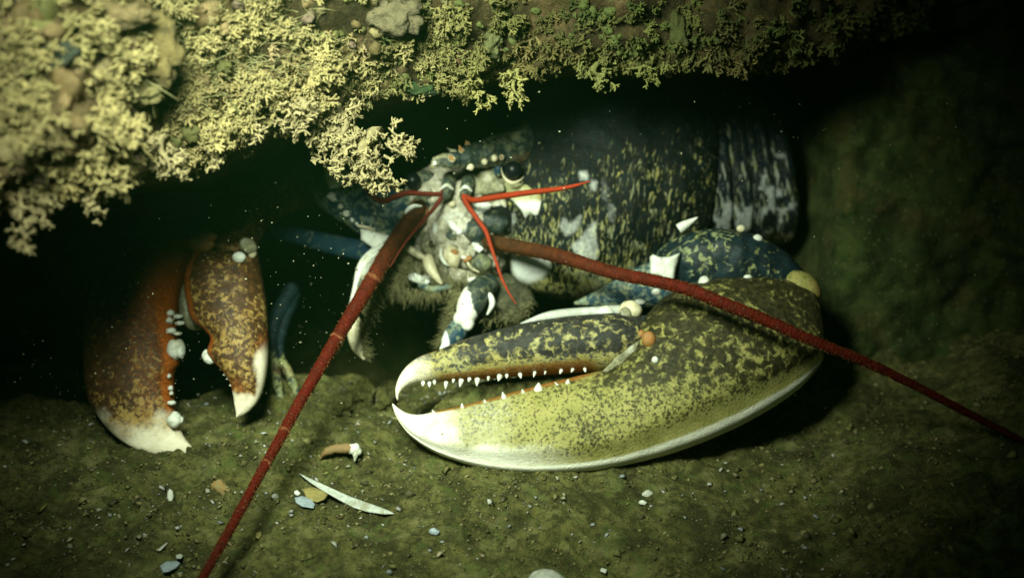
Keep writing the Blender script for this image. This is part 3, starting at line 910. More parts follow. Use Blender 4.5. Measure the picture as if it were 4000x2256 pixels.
rows = [(1665, 1622, cw(1622, -45), 1668, 1634, cw(1640, -45), 3, 10), (1705, 1580, cw(1580, -60), 1712, 1640, cw(1640, -45), 8, 20), (1770, 1535, cw(1535, -70), 1770, 1630, cw(1630, -50), 12, 30), (1900, 1488, cw(1488, -75), 1905, 1600, cw(1600, -50), 16, 30), (2050, 1470, cw(1470, -75), 2055, 1560, cw(1560, -50), 16, 30),
        (2200, 1455, cw(1455, -70), 2205, 1520, cw(1520, -50), 14, 30), (2320, 1442, cw(1442, -60), 2330, 1490, cw(1490, -40), 8, 20), (2390, 1436, cw(1440, -50), 2395, 1460, cw(1460, -40), 4, 10)]
loft("gape_fill", rows, M['floor'], claw, n=80, m=24, bump=16, bs=24, col=lambda px, py, s, a: dict(dk=.56 + 0 * a, og=.05, wh=0 * a))  # added silt-coloured sheet in the gape, replacing floor lost to the claw's shadow
# teeth of the big claw: (x, y of tip, base offset)
for (x, y, l, r) in [(1737, 1503, 24, 9), (1803, 1494, 24, 9), (1864, 1490, 24, 10), (1947, 1477, 24, 9), (2030, 1470, 20, 8), (2085, 1463, 16, 7), (2189, 1455, 13, 7), (2235, 1451, 13, 7), (2284, 1449, 13, 7),
                     (1652, 1502, 14, 7), (1672, 1504, 16, 8), (1700, 1498, 10, 6), (1770, 1492, 10, 6), (1835, 1488, 11, 6), (1905, 1482, 12, 6), (1985, 1474, 10, 6), (2130, 1460, 9, 5)]:
    spike("tooth", x + R.uniform(-6, 6), y - 8, cw(1480, 55), R.uniform(-7, 4), l * R.uniform(.65, 1.15), 14, r * R.uniform(.85, 1.35), M['white'], dact)
for (x, y, l, r) in [(1700, 1618, 26, 9), (1809, 1602, 38, 12), (1898, 1577, 30, 11), (1973, 1560, 38, 13), (2045, 1536, 24, 9), (2104, 1522, 40, 17), (2180, 1503, 16, 7), (2218, 1492, 20, 9), (1868, 1586, 14, 7), (2010, 1548, 12, 6), (1760, 1608, 10, 6)]:
    spike("tooth", x, y + 4, cw(1600, 48), R.uniform(-14, 2), -l * R.uniform(.75, 1.05), 12, r * R.uniform(.9, 1.3), M['white'], claw)

# knobs on the palm
def knob(x, y, rx, ry, mat, host, col=None, lift=.35, name="knob", rw=None, rot=0, wd=None):
    rw = rw or min(rx, ry)
    w = surf_w(host, x, y, -250.0) if wd is None else wd
    return ball(name, x, y, w + rw * lift, rx, ry, rw, mat, host, col, rot=rot)
knob(2751, 1106, 24, 30, M['white'], claw, wd=-262, lift=1); knob(2919, 1096, 23, 30, M['white'], claw, wd=-262, lift=1); knob(2996, 1108, 18, 20, M['white'], claw, wd=-255, lift=1)
knob(2534, 1325, 28, 33, M['amber'], claw, lift=.15); knob(2559, 1405, 14, 15, M['white'], claw)
knob(2500, 1305, 22, 20, M['amber'], claw, lift=.1)
knob(2366, 1222, 32, 30, M['white'], dact, wd=-215, lift=1.0)
knob(2462, 1212, 46, 40, M['cream'], dact, wd=-190, lift=.6, name="hinge"); knob(2445, 1222, 24, 26, M['membrane'], dact, wd=-160, lift=.8, name="hinge")
knob(2500, 1178, 22, 12, M['white'], claw, wd=-230, lift=1); knob(2562, 1141, 18, 15, M['white'], claw, wd=-230, lift=1.5)
plate("hinge_membrane", [(2350, 1452), (2400, 1400), (2470, 1345), (2500, 1330), (2490, 1360), (2430, 1420), (2370, 1456)], lambda x, y: np.full(np.shape(x), surf_w(claw, 2440, 1400) + 6), 8, M['membrane'], claw)

# ---- wrist and arm of the big claw
rows = [(2536, 1035, -420, 2540, 1065, -420, 10, 10), (2580, 965, -400, 2590, 1110, -400, 80, 60), (2680, 912, -380, 2690, 1135, -380, 130, 80), (2800, 894, -370, 2810, 1145, -370, 150, 80),
        (2930, 912, -370, 2940, 1150, -370, 150, 80), (3050, 975, -370, 3055, 1160, -370, 122, 80), (3130, 1050, -370, 3140, 1165, -370, 86, 60), (3190, 1110, -370, 3195, 1150, -370, 20, 20)]
wrist = loft("claw_wrist", rows, M['wrist'], lob, n=90, m=56, col=lambda px, py, s, a: dict(dk=.70 + .12 * sst(2760, 3000, px) + 0 * a, og=0 * a, wh=0 * a), bump=9, bs=55)
wrist["label"] = "dark blue wrist of the big claw carrying white spines"
plate("spine", [(2538, 1003), (2550, 992), (2580, 1004), (2622, 1000), (2658, 986), (2650, 1020), (2640, 1050), (2634, 1098), (2590, 1090), (2540, 1070)], lambda x, y: -255 - .3 * (x - 2600) * 0 + 0 * y, 26, M['white'], wrist, bump=3)
spike("spine", 2660, 888, -330, 66, -40, 10, 20, M['white'], wrist)
knob(2894, 893, 17, 15, M['cream'], wrist, wd=-300, lift=1); knob(2959, 932, 19, 17, M['white'], wrist, wd=-290, lift=1)
ball("knuckle", 3128, 1118, -285, 84, 56, 70, M['claw'], wrist, rot=-.55, col=lambda px, py, s, a: dict(dk=.38 - .25 * sst(1080, 1140, py), og=.35 + .3 * sst(3150, 3190, px), wh=.12 + 0 * a), m=36, n=24)
rows = [(2240, 1180, -430, 2245, 1190, -430, 8, 8), (2360, 1118, -430, 2370, 1200, -430, 40, 40), (2470, 1052, -420, 2490, 1205, -420, 70, 50), (2570, 1010, -410, 2600, 1200, -410, 80, 50), (2660, 1000, -400, 2690, 1190, -400, 60, 50)]
arm = loft("claw_arm", rows, M['blue'], lob, n=60, m=40, col=lambda px, py, s, a: dict(dk=.52 + 0 * a))
rows = [(2030, 1262, -210, 2044, 1264, -210, 5, 5), (2120, 1222, -205, 2110, 1256, -205, 20, 20), (2200, 1206, -205, 2190, 1252, -205, 26, 26), (2330, 1196, -205, 2330, 1240, -205, 26, 26), (2420, 1190, -205, 2420, 1230, -205, 20, 20)]
loft("arm_edge", rows, M['greywhite'], arm, n=40, m=20)

# ---- carapace
rows = [(1960, 575, -640, 1990, 1010, -560, 60, 120), (2040, 465, -700, 2010, 1095, -600, 160, 200), (2150, 405, -760, 2090, 1140, -640, 235, 240), (2290, 355, -810, 2210, 1168, -690, 290, 260),
        (2430, 325, -860, 2350, 1165, -740, 320, 260), (2560, 310, -910, 2480, 1130, -790, 335, 260), (2670, 315, -960, 2600, 1090, -830, 335, 260), (2740, 335, -1000, 2690, 1040, -870, 318, 260), (2770, 380, -1010, 2735, 990, -880, 290, 250)]
WB = [([(2004, 1004), (2060, 1012), (2128, 1026), (2134, 1070), (2110, 1096), (2060, 1108), (2020, 1090), (2002, 1060)], 1.0),
      ([(2222, 1000), (2250, 975), (2272, 950), (2300, 920), (2300, 960), (2310, 1012), (2306, 1040), (2260, 1066), (2226, 1056), (2240, 1020)], .6),
      ([(2176, 926), (2190, 902), (2206, 922), (2222, 918), (2248, 895), (2240, 922), (2222, 950), (2200, 955)], .6),
      ([(2250, 735), (2270, 738), (2268, 758), (2252, 756)], .7), ([(2290, 770), (2304, 772), (2302, 798), (2292, 796)], .6),
      ([(1985, 868), (2004, 862), (2008, 892), (1992, 896)], .6), ([(2330, 760), (2350, 790), (2345, 840), (2330, 830)], .35), ([(2355, 850), (2375, 870), (2365, 915), (2350, 900)], .4)]
def poly_mask(px, py, O, soft):
    """1 inside the outline, falling to 0 over soft px outside"""
    O = np.asarray(O, float); x = np.asarray(px, float); y = np.asarray(py, float)
    ins = np.zeros(x.shape, bool); dist = np.full(x.shape, 1e9)
    for i in range(len(O)):
        (x1, y1), (x2, y2) = O[i], O[(i + 1) % len(O)]
        if y1 != y2:
            ins ^= ((y1 > y) != (y2 > y)) & (x < (x2 - x1) * (y - y1) / (y2 - y1) + x1)
        L2 = (x2 - x1) ** 2 + (y2 - y1) ** 2
        t = np.clip(((x - x1) * (x2 - x1) + (y - y1) * (y2 - y1)) / L2, 0, 1)
        dist = np.minimum(dist, np.hypot(x - x1 - t * (x2 - x1), y - y1 - t * (y2 - y1)))
    return np.where(ins, 1.0, np.clip(1 - dist / soft, 0, 1))
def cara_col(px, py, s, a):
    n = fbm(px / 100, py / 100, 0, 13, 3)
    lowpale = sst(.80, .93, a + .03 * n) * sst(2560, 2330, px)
    dk = .77 - .06 * sst(.30, .50, a) - .10 * sst(.5, .75, a) * sst(2650, 2250, px) - .16 * lowpale + .18 * sst(.45, .2, a)  # flecks thin out toward the top, painting in the ledge's shade
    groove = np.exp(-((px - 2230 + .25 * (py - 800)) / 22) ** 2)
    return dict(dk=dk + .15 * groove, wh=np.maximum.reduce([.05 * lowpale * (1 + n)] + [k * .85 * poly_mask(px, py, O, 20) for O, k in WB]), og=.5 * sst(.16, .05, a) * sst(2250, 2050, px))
def cara_shape(dep, cc, hh): return dep
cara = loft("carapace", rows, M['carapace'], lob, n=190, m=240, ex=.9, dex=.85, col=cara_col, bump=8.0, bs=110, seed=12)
cara["label"] = "black carapace flecked with yellow, top lost in the ledge's shadow"
def on_c(dx=0.0): return lambda x, y: np.array([surf_w(cara, a, b, -560.0) for a, b in zip(np.ravel(x), np.ravel(y))]) + dx
# cheek spine plate in front of the carapace
plate("cheek_spine", [(1962, 690), (2010, 712), (2060, 722), (2090, 745), (2118, 765), (2112, 800), (2102, 840), (2088, 842), (2072, 832), (2052, 854), (2036, 822), (2010, 790), (1984, 770), (1960, 745)], on_c(2), 7,
      shell("cheek_shell", (.42, .40, .22), (.34, .33, .18), (.20, .19, .09), scale=2.5, white=(.70, .72, .64), orange=(.30, .22, .06)), cara, col=lambda px, py, s, a: dict(dk=.45, wh=.1 + .7 * sst(765, 800, py), og=.75 * sst(2080, 2105, px)), n=72, bump=4)

# ---- abdomen rings
for i, (x0, topy, boty, w0) in enumerate([(2735, 345, 968, -930), (2815, 335, 962, -985), (2905, 350, 955, -1040), (2990, 385, 950, -1090), (3000, 440, 925, -1200)]):
    rows = []
    for q, sc in ((0, .90), (.08, 1.0), (.5, 1.0), (.9, .98), (1.0, .93)):
        x = x0 + q * 96; cy = (topy + boty) / 2; hh = (boty - topy) / 2 * sc
        rows.append((x - 60 - 8 * i, cy - hh, w0 - 120 - 40 * q, x + 10, cy + hh, w0 + 40 - 40 * q, (300 - 12 * i) * sc, 200))
    def ab_col(px, py, s, a, i=i):
        n = fbm(px / 60 + i * 7, py / 45, 0, 21 + i, 3)
        wh = .55 * sst(.30, .60, n + .75 * sst(.66, .9, a) - .7 * sst(.9, .99, a) - .38) * sst(.3, .5, a)
        rim = sst(.90, .96, s) * .75 + sst(.12, .05, s) * .4 * (i == 0)  # pale ring edges, painted in as a highlight
        return dict(wh=np.maximum(wh, rim * sst(.35, .6, a) * sst(-.4, .3, n)), dk=.74 - .08 * sst(.3, .8, a), og=.45 * sst(.93, .99, a))
    loft("abdomen_ring", rows, M['abdomen'], lob, n=36, m=90, ex=.9, dex=.85, col=ab_col, bump=4, bs=50, seed=30 + i)

# ---- snout (rostrum)
def ros_col(px, py, s, a):
    n = fbm(px / 40, py / 40, 0, 17, 3)
    return dict(dk=.66 - .1 * n, wh=sst(.86, .97, s) * .8 + .0 * px, og=sst(.6, .2, s) * sst(.1, -.7, a) * .5)
ros = tube("rostrum", [(2130, 560, -680), (2030, 575, -560), (1930, 592, -480), (1830, 615, -400), (1745, 630, -340), (1700, 638, -310)], [88, 80, 62, 46, 28, 10], M['teal'], lob, m=28, n=60, flat=.75, col=ros_col, bump=6, bs=30)
for (x, y, dx, dy, rr, am) in [(1802, 588, -10, -22, 11, 1), (1768, 622, -16, -14, 12, 1), (1838, 652, -14, 8, 14, 0), (1893, 632, -12, -2, 12, 0), (1931, 618, -10, -6, 13, 0), (1826, 562, -6, -14, 10, 1), (1960, 615, -6, -4, 10, 1)]:
    w = surf_w(ros, x, y, -400)
    ball("spine", x, y, w + 6, rr, rr * 1.1, rr, M['cream'], ros)
    spike("spine", x, y, w + 8, dx, dy, 12, rr * .9, M['amber'] if am else M['cream'], ros)
plate("snout_flap", [(1678, 655), (1690, 615), (1730, 598), (1770, 600), (1768, 630), (1730, 645), (1700, 660)], -330, 10, M['membrane'], ros)
plate("snout_flap", [(1742, 575), (1780, 585), (1800, 610), (1770, 605)], -350, 8, M['membrane'], ros)

# ---- eyes
for (x, y, w, r) in [(2004, 664, -455, 35), (1613, 706, -520, 32)]:
    e = ball("eye", x, y, w, r, r * 1.02, r, M['eye'], lob, bump=0, m=36, n=24)
    if x > 1900:
        tube("orbit_rim", [(1958, 655, -425), (1964, 682, -418), (1980, 704, -416), (2006, 714, -420), (2034, 702, -435), (2046, 688, -448)], [1, 2.5, 6, 7, 3, .6], M['cream'], e, m=12, n=40)
ball("eye_stalk", 1945, 662, -500, 20, 32, 30, M['blue'], lob, col=lambda px, py, s, a: dict(dk=.7, wh=0 * a))
ball("eye_stalk", 1660, 700, -560, 50, 36, 30, M['teal'], lob)

# ---- face
th = np.linspace(0.03, np.pi - 0.03, 150)[:, None]; ph = np.linspace(0, 2 * np.pi, 220, endpoint=False)[None, :]
fa, fb, fc = np.sin(th) * np.cos(ph), np.cos(th) + 0 * ph, np.sin(th) * np.sin(ph)
rg = 1 - np.abs(fbm(fa * 4.2, fb * 4.2, fc * 4.2, 51, 3)) * 1.0
rg2 = 1 - np.abs(fbm(fa * 9, fb * 9, fc * 9, 57, 2))
sc_ = 1 + .13 * (rg - .6) + .04 * (rg2 - .6)
kk = float(kf(-700)); cen = P(1790, 885, -700)
fV = cen + ((fa * sc_ * 235)[..., None] * RT + (fb * sc_ * 255)[..., None] * UP - (fc * sc_ * 214)[..., None] * FW) * U * kk
F_ = grid_faces(150, 220).tolist(); F_.append(list(range(220))); F_.append(list(range(149 * 220, 150 * 220))[::-1])
face = mk("face", fV.reshape(-1, 3), F_, M['rosy'], lob)
face["label"] = "pale wet folds and plates around the mouth"
ball("face_membrane", 1890, 705, -585, 95, 80, 75, M['olivet'], lob, m=30, n=20, bump=.15, rot=.3)
FP = [("olivet", [(1809, 678), (1870, 655), (1930, 640), (1940, 690), (1972, 727), (1970, 748), (1900, 760), (1847, 765), (1826, 727)], -500, 22),
      ("rosy", [(1733, 727), (1801, 742), (1806, 780), (1800, 812), (1760, 822), (1724, 824), (1722, 770)], -478, 20),
      ("pale", [(1832, 795), (1880, 788), (1926, 797), (1915, 816), (1880, 836), (1840, 852), (1806, 836), (1802, 815)], -468, 14),
      ("pale", [(1737, 850), (1760, 858), (1780, 874), (1800, 892), (1811, 908), (1792, 920), (1764, 896), (1742, 868)], -440, 16),
      ("rosy", [(1779, 868), (1822, 870), (1835, 905), (1842, 943), (1818, 980), (1790, 956), (1796, 915)], -462, 16),
      ("teal", [(1731, 876), (1750, 880), (1782, 915), (1784, 940), (1750, 938), (1730, 910)], -462, 12),
      ("rosy", [(1668, 850), (1690, 832), (1716, 840), (1730, 875), (1728, 930), (1712, 962), (1688, 958), (1668, 910)], -478, 26),
      ("pale", [(1690, 860), (1706, 862), (1712, 900), (1700, 930), (1690, 900)], -452, 8),
      ("olivet", [(1640, 900), (1668, 905), (1690, 960), (1700, 1000), (1670, 1005), (1640, 960)], -470, 18),
      ("rosy", [(1747, 1040), (1800, 1050), (1850, 1062), (1872, 1090), (1850, 1110), (1790, 1108), (1752, 1085)], -452, 20),
      ("pale", [(1590, 1072), (1620, 1064), (1655, 1078), (1684, 1100), (1668, 1114), (1630, 1106), (1596, 1092)], -440, 12),
      ("olivet", [(1530, 1010), (1590, 1000), (1640, 1030), (1648, 1075), (1600, 1080), (1550, 1062)], -470, 18),
      ("pale", [(1840, 940), (1872, 948), (1890, 972), (1872, 990), (1848, 975)], -455, 12),
      ("rosy", [(1780, 985), (1812, 978), (1838, 992), (1826, 1004), (1796, 1004)], -450, 10)]
for mt_, O_, w_, h_ in FP:
    plate("mouth_plate", O_, (lambda x, y, w_=w_, O_=O_: w_ - 14 + .12 * (np.asarray(x) - O_[0][0]) + 5 * fbm(np.asarray(x) / 22, np.asarray(y) / 22, 0, 9, 2)), h_, M[mt_], lob, bump=5, n=44)
# antennule stalks
for (x, y) in [(1745, 735), (1818, 742)]:
    s = tube("antennule_stalk", [(x + 12, y - 40, -480), (x + 4, y - 10, -440), (x - 4, y + 26, -405)], [26, 25, 20], M['teal'], lob, m=16, col=lambda px, py, s, a: dict(dk=.62, wh=.0 * a, og=.5 * sst(.25, .1, s)))
    tube("stalk_highlight", [(x - 22, y + 4, -412), (x, y - 12, -398), (x + 24, y + 4, -412)], [4, 8, 4], M['white'], s, n=14, m=8)  # white arc modelled to imitate a highlight on the stalk
def flag(name, path, rad, mat): return tube(name, path, rad, mat, lob, m=12, n=70)
flag("antennule", [(1735, 740, -415), (1717, 757, -390), (1658, 757, -360), (1592, 754, -330), (1540, 770, -300), (1501, 785, -280), (1462, 770, -260), (1425, 735, -240), (1403, 706, -225)], [9.6, 9.6, 9.6, 10.4, 11.1, 11.8, 10.4, 6.7, 2.2], M['antennule_d'])
flag("antennule", [(1738, 745, -415), (1725, 770, -395), (1697, 812, -375), (1651, 864, -340), (1592, 936, -290), (1553, 993, -250), (1524, 1042, -220)], [8.9, 8.9, 8.1, 6.7, 5.2, 3.7, 1.5], M['antennule_d'])
flag("antennule", [(1815, 752, -410), (1824, 772, -385), (1858, 782, -350), (1925, 772, -290), (2050, 754, -180), (2181, 738, -60), (2250, 724, 0), (2306, 707, 45)], [8.9, 10.4, 11.8, 12.6, 11.8, 9.6, 6.7, 1.9], M['antennule'])
flag("antennule", [(1812, 750, -410), (1812, 770, -390), (1828, 805, -370), (1861, 850, -350), (1897, 902, -330), (1916, 956, -310), (1939, 1026, -280), (1959, 1085, -260), (1985, 1138, -240), (2016, 1186, -225)], [8.9, 10.4, 10.4, 9.6, 8.9, 7.4, 6.7, 5.9, 4.4, 1.9], M['antennule'])
# antennae with stalks
st = tube("antenna_stalk", [(1700, 770, -600), (1655, 810, -530), (1618, 850, -470)], [50, 52, 46], M['teal'], lob, m=22, col=lambda px, py, s, a: dict(dk=.6, og=sst(.55, .7, s) * .95, wh=0 * a))
tube("stalk_highlight", [(1588, 858, -415), (1590, 825, -405), (1615, 805, -400), (1645, 805, -410)], [5, 9, 9, 4], M['white'], st, n=18, m=10)  # white strip standing in for the highlight on this stalk
def ant_col(px, py, s, a): return dict(og=.92 * sst(.42, .02, s))
ANTL = ([(1640, 808, -480), (1619, 838, -430), (1527, 970, -340), (1455, 1091, -250), (1335, 1289, -100), (1180, 1553, 100), (1087, 1724, 250), (1009, 1863, 370), (916, 2034, 520), (790, 2258, 700), (640, 2520, 900)], [30, 33, 33, 31, 27, 23, 21, 20, 19, 18, 17])
antL = tube("antenna", ANTL[0], ANTL[1], M['antenna'], lob, m=20, n=420, col=ant_col, bump=1.6, bs=14)
antL["label"] = "thick red antenna reaching down to the bottom edge"
ANTR = ([(1895, 940, -470), (1935, 948, -430), (2060, 972, -320), (2181, 999, -220), (2400, 1065, -60), (2547, 1095, 30), (2696, 1132, 90), (2820, 1182, 125), (3005, 1256, 150), (3160, 1324, 160), (3346, 1398, 150), (3500, 1468, 130), (3727, 1584, 100), (4010, 1730, 60), (4300, 1880, 20)], [26, 28, 28, 28, 26, 25, 25, 25, 24, 22, 20, 18, 16, 13, 10])
antR = tube("antenna", ANTR[0], ANTR[1], M['antenna'], lob, m=20, n=420, col=ant_col, bump=1.6, bs=14)
for (x, y, w, rr) in [(1317, 1319, -78, 29), (1110, 1682, 214, 23.5), (1040, 1808, 322, 22), (1456, 1089, -250, 33.5)]:
    tube("antenna_joint", [(x + 4, y - 7, w - 4), (x, y, w), (x - 3, y + 6, w + 3)], [rr * .92, rr, rr * .93], plain("joint_skin", (.22, .09, .035), (.13, .03, .012), 12, .7, .6, .1), antL, m=20, n=6, cap=False, bump=3.5, bs=9)
def fuzz(path, rad, host, n):
    A = crom(np.column_stack([np.array(path, float), np.array(rad, float)]), n)
    rts_, drs_, ln_ = [], [], []
    d = np.gradient(A[:, :2], axis=0); d /= np.linalg.norm(d, axis=1, keepdims=True)
    for i in range(n):
        an = R.uniform(-1.3, 1.3); sg = R.choice((-1, 1)); nx, ny = -d[i, 1] * sg, d[i, 0] * sg
        rr = A[i, 3] * .95
        rts_.append((A[i, 0] + nx * rr * math.cos(an), A[i, 1] + ny * rr * math.cos(an), A[i, 2] + rr * abs(math.sin(an))))
        drs_.append((nx * math.cos(an) + d[i, 0] * .5, ny * math.cos(an) + d[i, 1] * .5, abs(math.sin(an)))); ln_.append(R.uniform(4, 13))
    hairs("antenna_hairs", rts_, drs_, ln_, 1.5, plain("antenna_hair", (.20, .09, .035), (.12, .05, .02), 6, .7, 0, .1), host)
fuzz(ANTL[0], ANTL[1], antL, 900); fuzz(ANTR[0], ANTR[1], antR, 900)
antR["label"] = "long red antenna running across the big claw to the right"
ball("antenna_stalk", 1858, 902, -470, 52, 50, 46, M['teal'], lob, col=lambda px, py, s, a: dict(dk=.66, wh=.9 * sst(1835, 1815, px) * sst(930, 880, py)), m=30, n=22, bump=.08)  # white upper left side is a painted highlight
ball("antenna_stalk", 1925, 870, -500, 62, 48, 42, M['teal'], lob, col=lambda px, py, s, a: dict(dk=.85 + 0 * a), m=30, n=22, bump=.12)
plate("antenna_scale", [(1890, 815), (1960, 800), (2020, 840), (2040, 890), (2010, 920), (1960, 900), (1910, 870)], -510, 14, M['carapace'], lob, col=lambda px, py, s, a: dict(dk=.85))
# mouth
ball("mouth_plate", 1764, 1004, -462, 36, 48, 36, M['cream'], lob, m=28, n=20, bump=.08, rot=.2)
ball("mouth_plate", 1772, 986, -438, 18, 14, 14, M['amber'], lob, m=20, n=14)
tube("mouth_plate", [(1722, 972, -430), (1724, 1000, -418), (1738, 1026, -415), (1752, 1036, -420)], [4, 7, 7, 3], M['white'], lob, n=18)
ball("mouth_plate", 1826, 1012, -430, 20, 13, 16, M['amber'], lob, rot=.5); ball("mouth_plate", 1812, 1006, -422, 12, 8, 10, M['white'], lob)
ball("mouth_plate", 1880, 1026, -450, 46, 36, 34, M['teal'], lob, col=lambda px, py, s, a: dict(dk=.6), m=26, n=18)
tube("mouth_plate", [(1825, 1020, -430), (1840, 1045, -425), (1870, 1062, -430)], [5, 6, 3], M['cream'], lob)
tube("mouth_palp", [(1672, 1012, -440), (1680, 1040, -420), (1698, 1072, -412), (1722, 1104, -415)], [22, 23, 17, 8], M['cream'], lob, m=16)
tube("mouth_palp", [(1585, 965, -470), (1620, 985, -455), (1660, 1010, -450)], [12, 16, 10], M['cream'], lob, m=12)
tube("mouth_palp", [(1640, 1112, -450), (1690, 1128, -440), (1760, 1118, -440)], [10, 15, 10], M['blue'], lob, m=12)
tube("mouth_palp", [(1835, 1092, -420), (1855, 1100, -410), (1870, 1110, -408)], [10, 19, 14], M['white'], lob, m=12)
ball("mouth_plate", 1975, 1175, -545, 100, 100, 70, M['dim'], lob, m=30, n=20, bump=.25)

rp = random.Random(21)
for i in range(9):
    x = rp.uniform(1650, 1910); y = rp.uniform(800, 1100); an = rp.uniform(-.9, 2.2); l = rp.uniform(14, 46); w0 = -478 + rp.uniform(-20, 26)
    dx, dy = math.cos(an) * l, math.sin(an) * l
    tube("mouth_palp", [(x, y, w0 - 20), (x + dx * .5 + rp.uniform(-6, 6), y + dy * .5, w0 + rp.uniform(0, 16)), (x + dx, y + dy, w0 - 10)], [rp.uniform(4, 9), rp.uniform(7, 15), rp.uniform(2, 7)],
         M[rp.choice(['membrane', 'membrane', 'teal', 'teal', 'dim', 'cream', 'greywhite', 'dim'])], lob, m=10, n=14, bump=3, bs=12, col=lambda px, py, s, a: dict(dk=.6, og=.5 * (s > .7), wh=0 * a))

# outer mouth legs (maxillipeds)
mxl = tube("mouth_leg", [(1540, 965, -500), (1470, 1000, -450), (1428, 1045, -410), (1408, 1120, -390), (1388, 1200, -380), (1384, 1235, -378)], [34, 36, 34, 30, 26, 20], M['teal'], lob, m=18, n=50,
           col=lambda px, py, s, a: dict(dk=.5, wh=.9 * sst(.2, .6, a) + .5 * sst(.2, .35, s) * sst(.6, .45, s), og=.2))
mxl["label"] = "hairy outer mouth leg on the left"
tube("mouth_leg_tip", [(1386, 1255, -372), (1383, 1300, -365), (1396, 1355, -355), (1420, 1398, -345)], [24, 27, 23, 7], M['cream'], mxl, m=16, n=40)
tube("mouth_leg_edge", [(1368, 1270, -362), (1374, 1310, -352), (1386, 1355, -345), (1400, 1380, -342)], [5, 8, 8, 3], M['white'], mxl, n=24, m=8)
plate("white_blotch", [(1408, 893), (1440, 897), (1500, 912), (1545, 930), (1520, 965), (1490, 985), (1470, 980), (1440, 958), (1410, 936)], -500, 20, M['white'], mxl)
tube("mouth_leg_edge", [(1474, 985, -418), (1440, 1010, -395), (1420, 1040, -378)], [8, 16, 12], M['white'], mxl, n=18)
mxr = tube("mouth_leg", [(1905, 1110, -440), (1868, 1140, -390), (1838, 1190, -350), (1818, 1240, -325)], [44, 52, 52, 40], M['teal'], lob, m=22, n=50,
           col=lambda px, py, s, a: dict(dk=.72, wh=sst(1182, 1205, py + 10 * fbm(px / 15, py / 15, 0, 3, 2)), og=.1))
mxr["label"] = "right mouth leg with dark top and white two-lobed end"
ball("mouth_leg_lobe", 1826, 1262, -312, 27, 32, 26, M['white'], mxr); ball("mouth_leg_lobe", 1794, 1244, -318, 24, 26, 24, M['white'], mxr)
tube("mouth_leg_edge", [(1898, 1136, -370), (1918, 1160, -362), (1922, 1190, -362), (1904, 1226, -368)], [5, 11, 11, 4], M['white'], mxr, n=24, m=10)
tube("mouth_leg_tip", [(1800, 1270, -350), (1778, 1305, -330), (1748, 1345, -315), (1726, 1362, -308)], [38, 42, 30, 10], M['blue'], mxr, m=18, n=40, col=lambda px, py, s, a: dict(dk=.62, wh=.95 * sst(1330, 1350, py)))

# bristles
rts, drs, lns = [], [], []
def fringe(path, d, l, n, spread=.35, jit=6):
    A = crom(np.array(path, float), n)
    for a in A:
        rts.append(a + np.array([R.gauss(0, jit), R.gauss(0, jit), R.gauss(0, jit)]))
        drs.append(np.array(d, float) + np.array([R.gauss(0, spread), R.gauss(0, spread), R.gauss(0, spread)]))
        lns.append(l * R.uniform(.6, 1.15))
fringe([(1560, 985, -440), (1500, 1060, -400), (1450, 1130, -380), (1415, 1220, -370)], (.7, .8, .1), 75, 300)
fringe([(1600, 1000, -450), (1560, 1060, -430), (1520, 1110, -420)], (.3, 1, .1), 80, 220)
fringe([(1395, 1260, -360), (1405, 1320, -350), (1425, 1390, -340)], (.9, .35, .1), 42, 240, .4)
fringe([(1520, 1120, -440), (1600, 1130, -445), (1690, 1138, -440), (1790, 1130, -420)], (0, 1, .1), 62, 300, .3, 8)
fringe([(1800, 1150, -380), (1770, 1220, -350), (1760, 1280, -340), (1730, 1340, -320)], (-.9, .5, .1), 60, 300, .35)
fringe([(1640, 1010, -450), (1700, 1080, -440), (1790, 1090, -430), (1860, 1070, -430)], (.1, 1, .2), 45, 260, .5, 12)
fringe([(1880, 1230, -400), (1960, 1240, -420), (2040, 1220, -420), (2060, 1180, -440)], (-.1, .8, .3), 45, 160, .6, 18)
fringe([(1660, 960, -455), (1720, 1040, -440), (1800, 1050, -430), (1880, 1060, -430)], (.0, 1, .5), 26, 260, .6, 20)
hairs("bristles", rts, drs, lns, 1.0, M['seta'], lob)

# ---- left arm, crusher claw
larm = tube("claw_arm", [(1235, 655, -760), (1330, 720, -680), (1450, 800, -610), (1590, 880, -590)], [100, 118, 120, 100], M['blue'], lob, m=30, n=60, flat=.8, bump=6, bs=50, col=lambda px, py, s, a: dict(dk=.56, og=.0 * a))
larm["label"] = "blue arm of the crusher claw edged with white beads"
plate("spine", [(1256, 622), (1300, 655), (1372, 668), (1362, 702), (1340, 736), (1286, 740), (1272, 696)], -560, 20, M['white'], larm)
plate("spine", [(1272, 768), (1292, 748), (1310, 756), (1320, 784), (1300, 788)], -545, 14, M['white'], larm)
for (x, y, r) in [(1331, 807, 11), (1353, 835, 14), (1378, 858, 10), (1394, 873, 8)]:
    ball("bead", x, y, -540, r, r, r, M['white'], larm)
tube("arm_edge", [(1400, 882, -535), (1460, 892, -530), (1530, 910, -530)], [5, 10, 8], M['cream'], larm)
tube("walking_leg", [(1060, 905, -860), (1180, 925, -800), (1300, 955, -730), (1480, 990, -620)], [26, 32, 38, 40], M['blue'], lob, m=20, n=50, flat=.7, col=lambda px, py, s, a: dict(dk=.80, wh=.15 * sst(.75, .95, a)))["label"] = "dark blue walking leg left of the mouth"
tube("claw_wrist", [(905, 985, -470), (925, 905, -560), (960, 820, -720), (1080, 740, -880), (1260, 680, -780)], [92, 100, 110, 110, 90], M['crusher'], lob, m=28, n=60, flat=.85, bump=7, bs=50, col=lambda px, py, s, a: dict(dk=.66, og=.6 * sst(1000, 900, px) * sst(.3, .1, s) * sst(-.2, .6, a)))

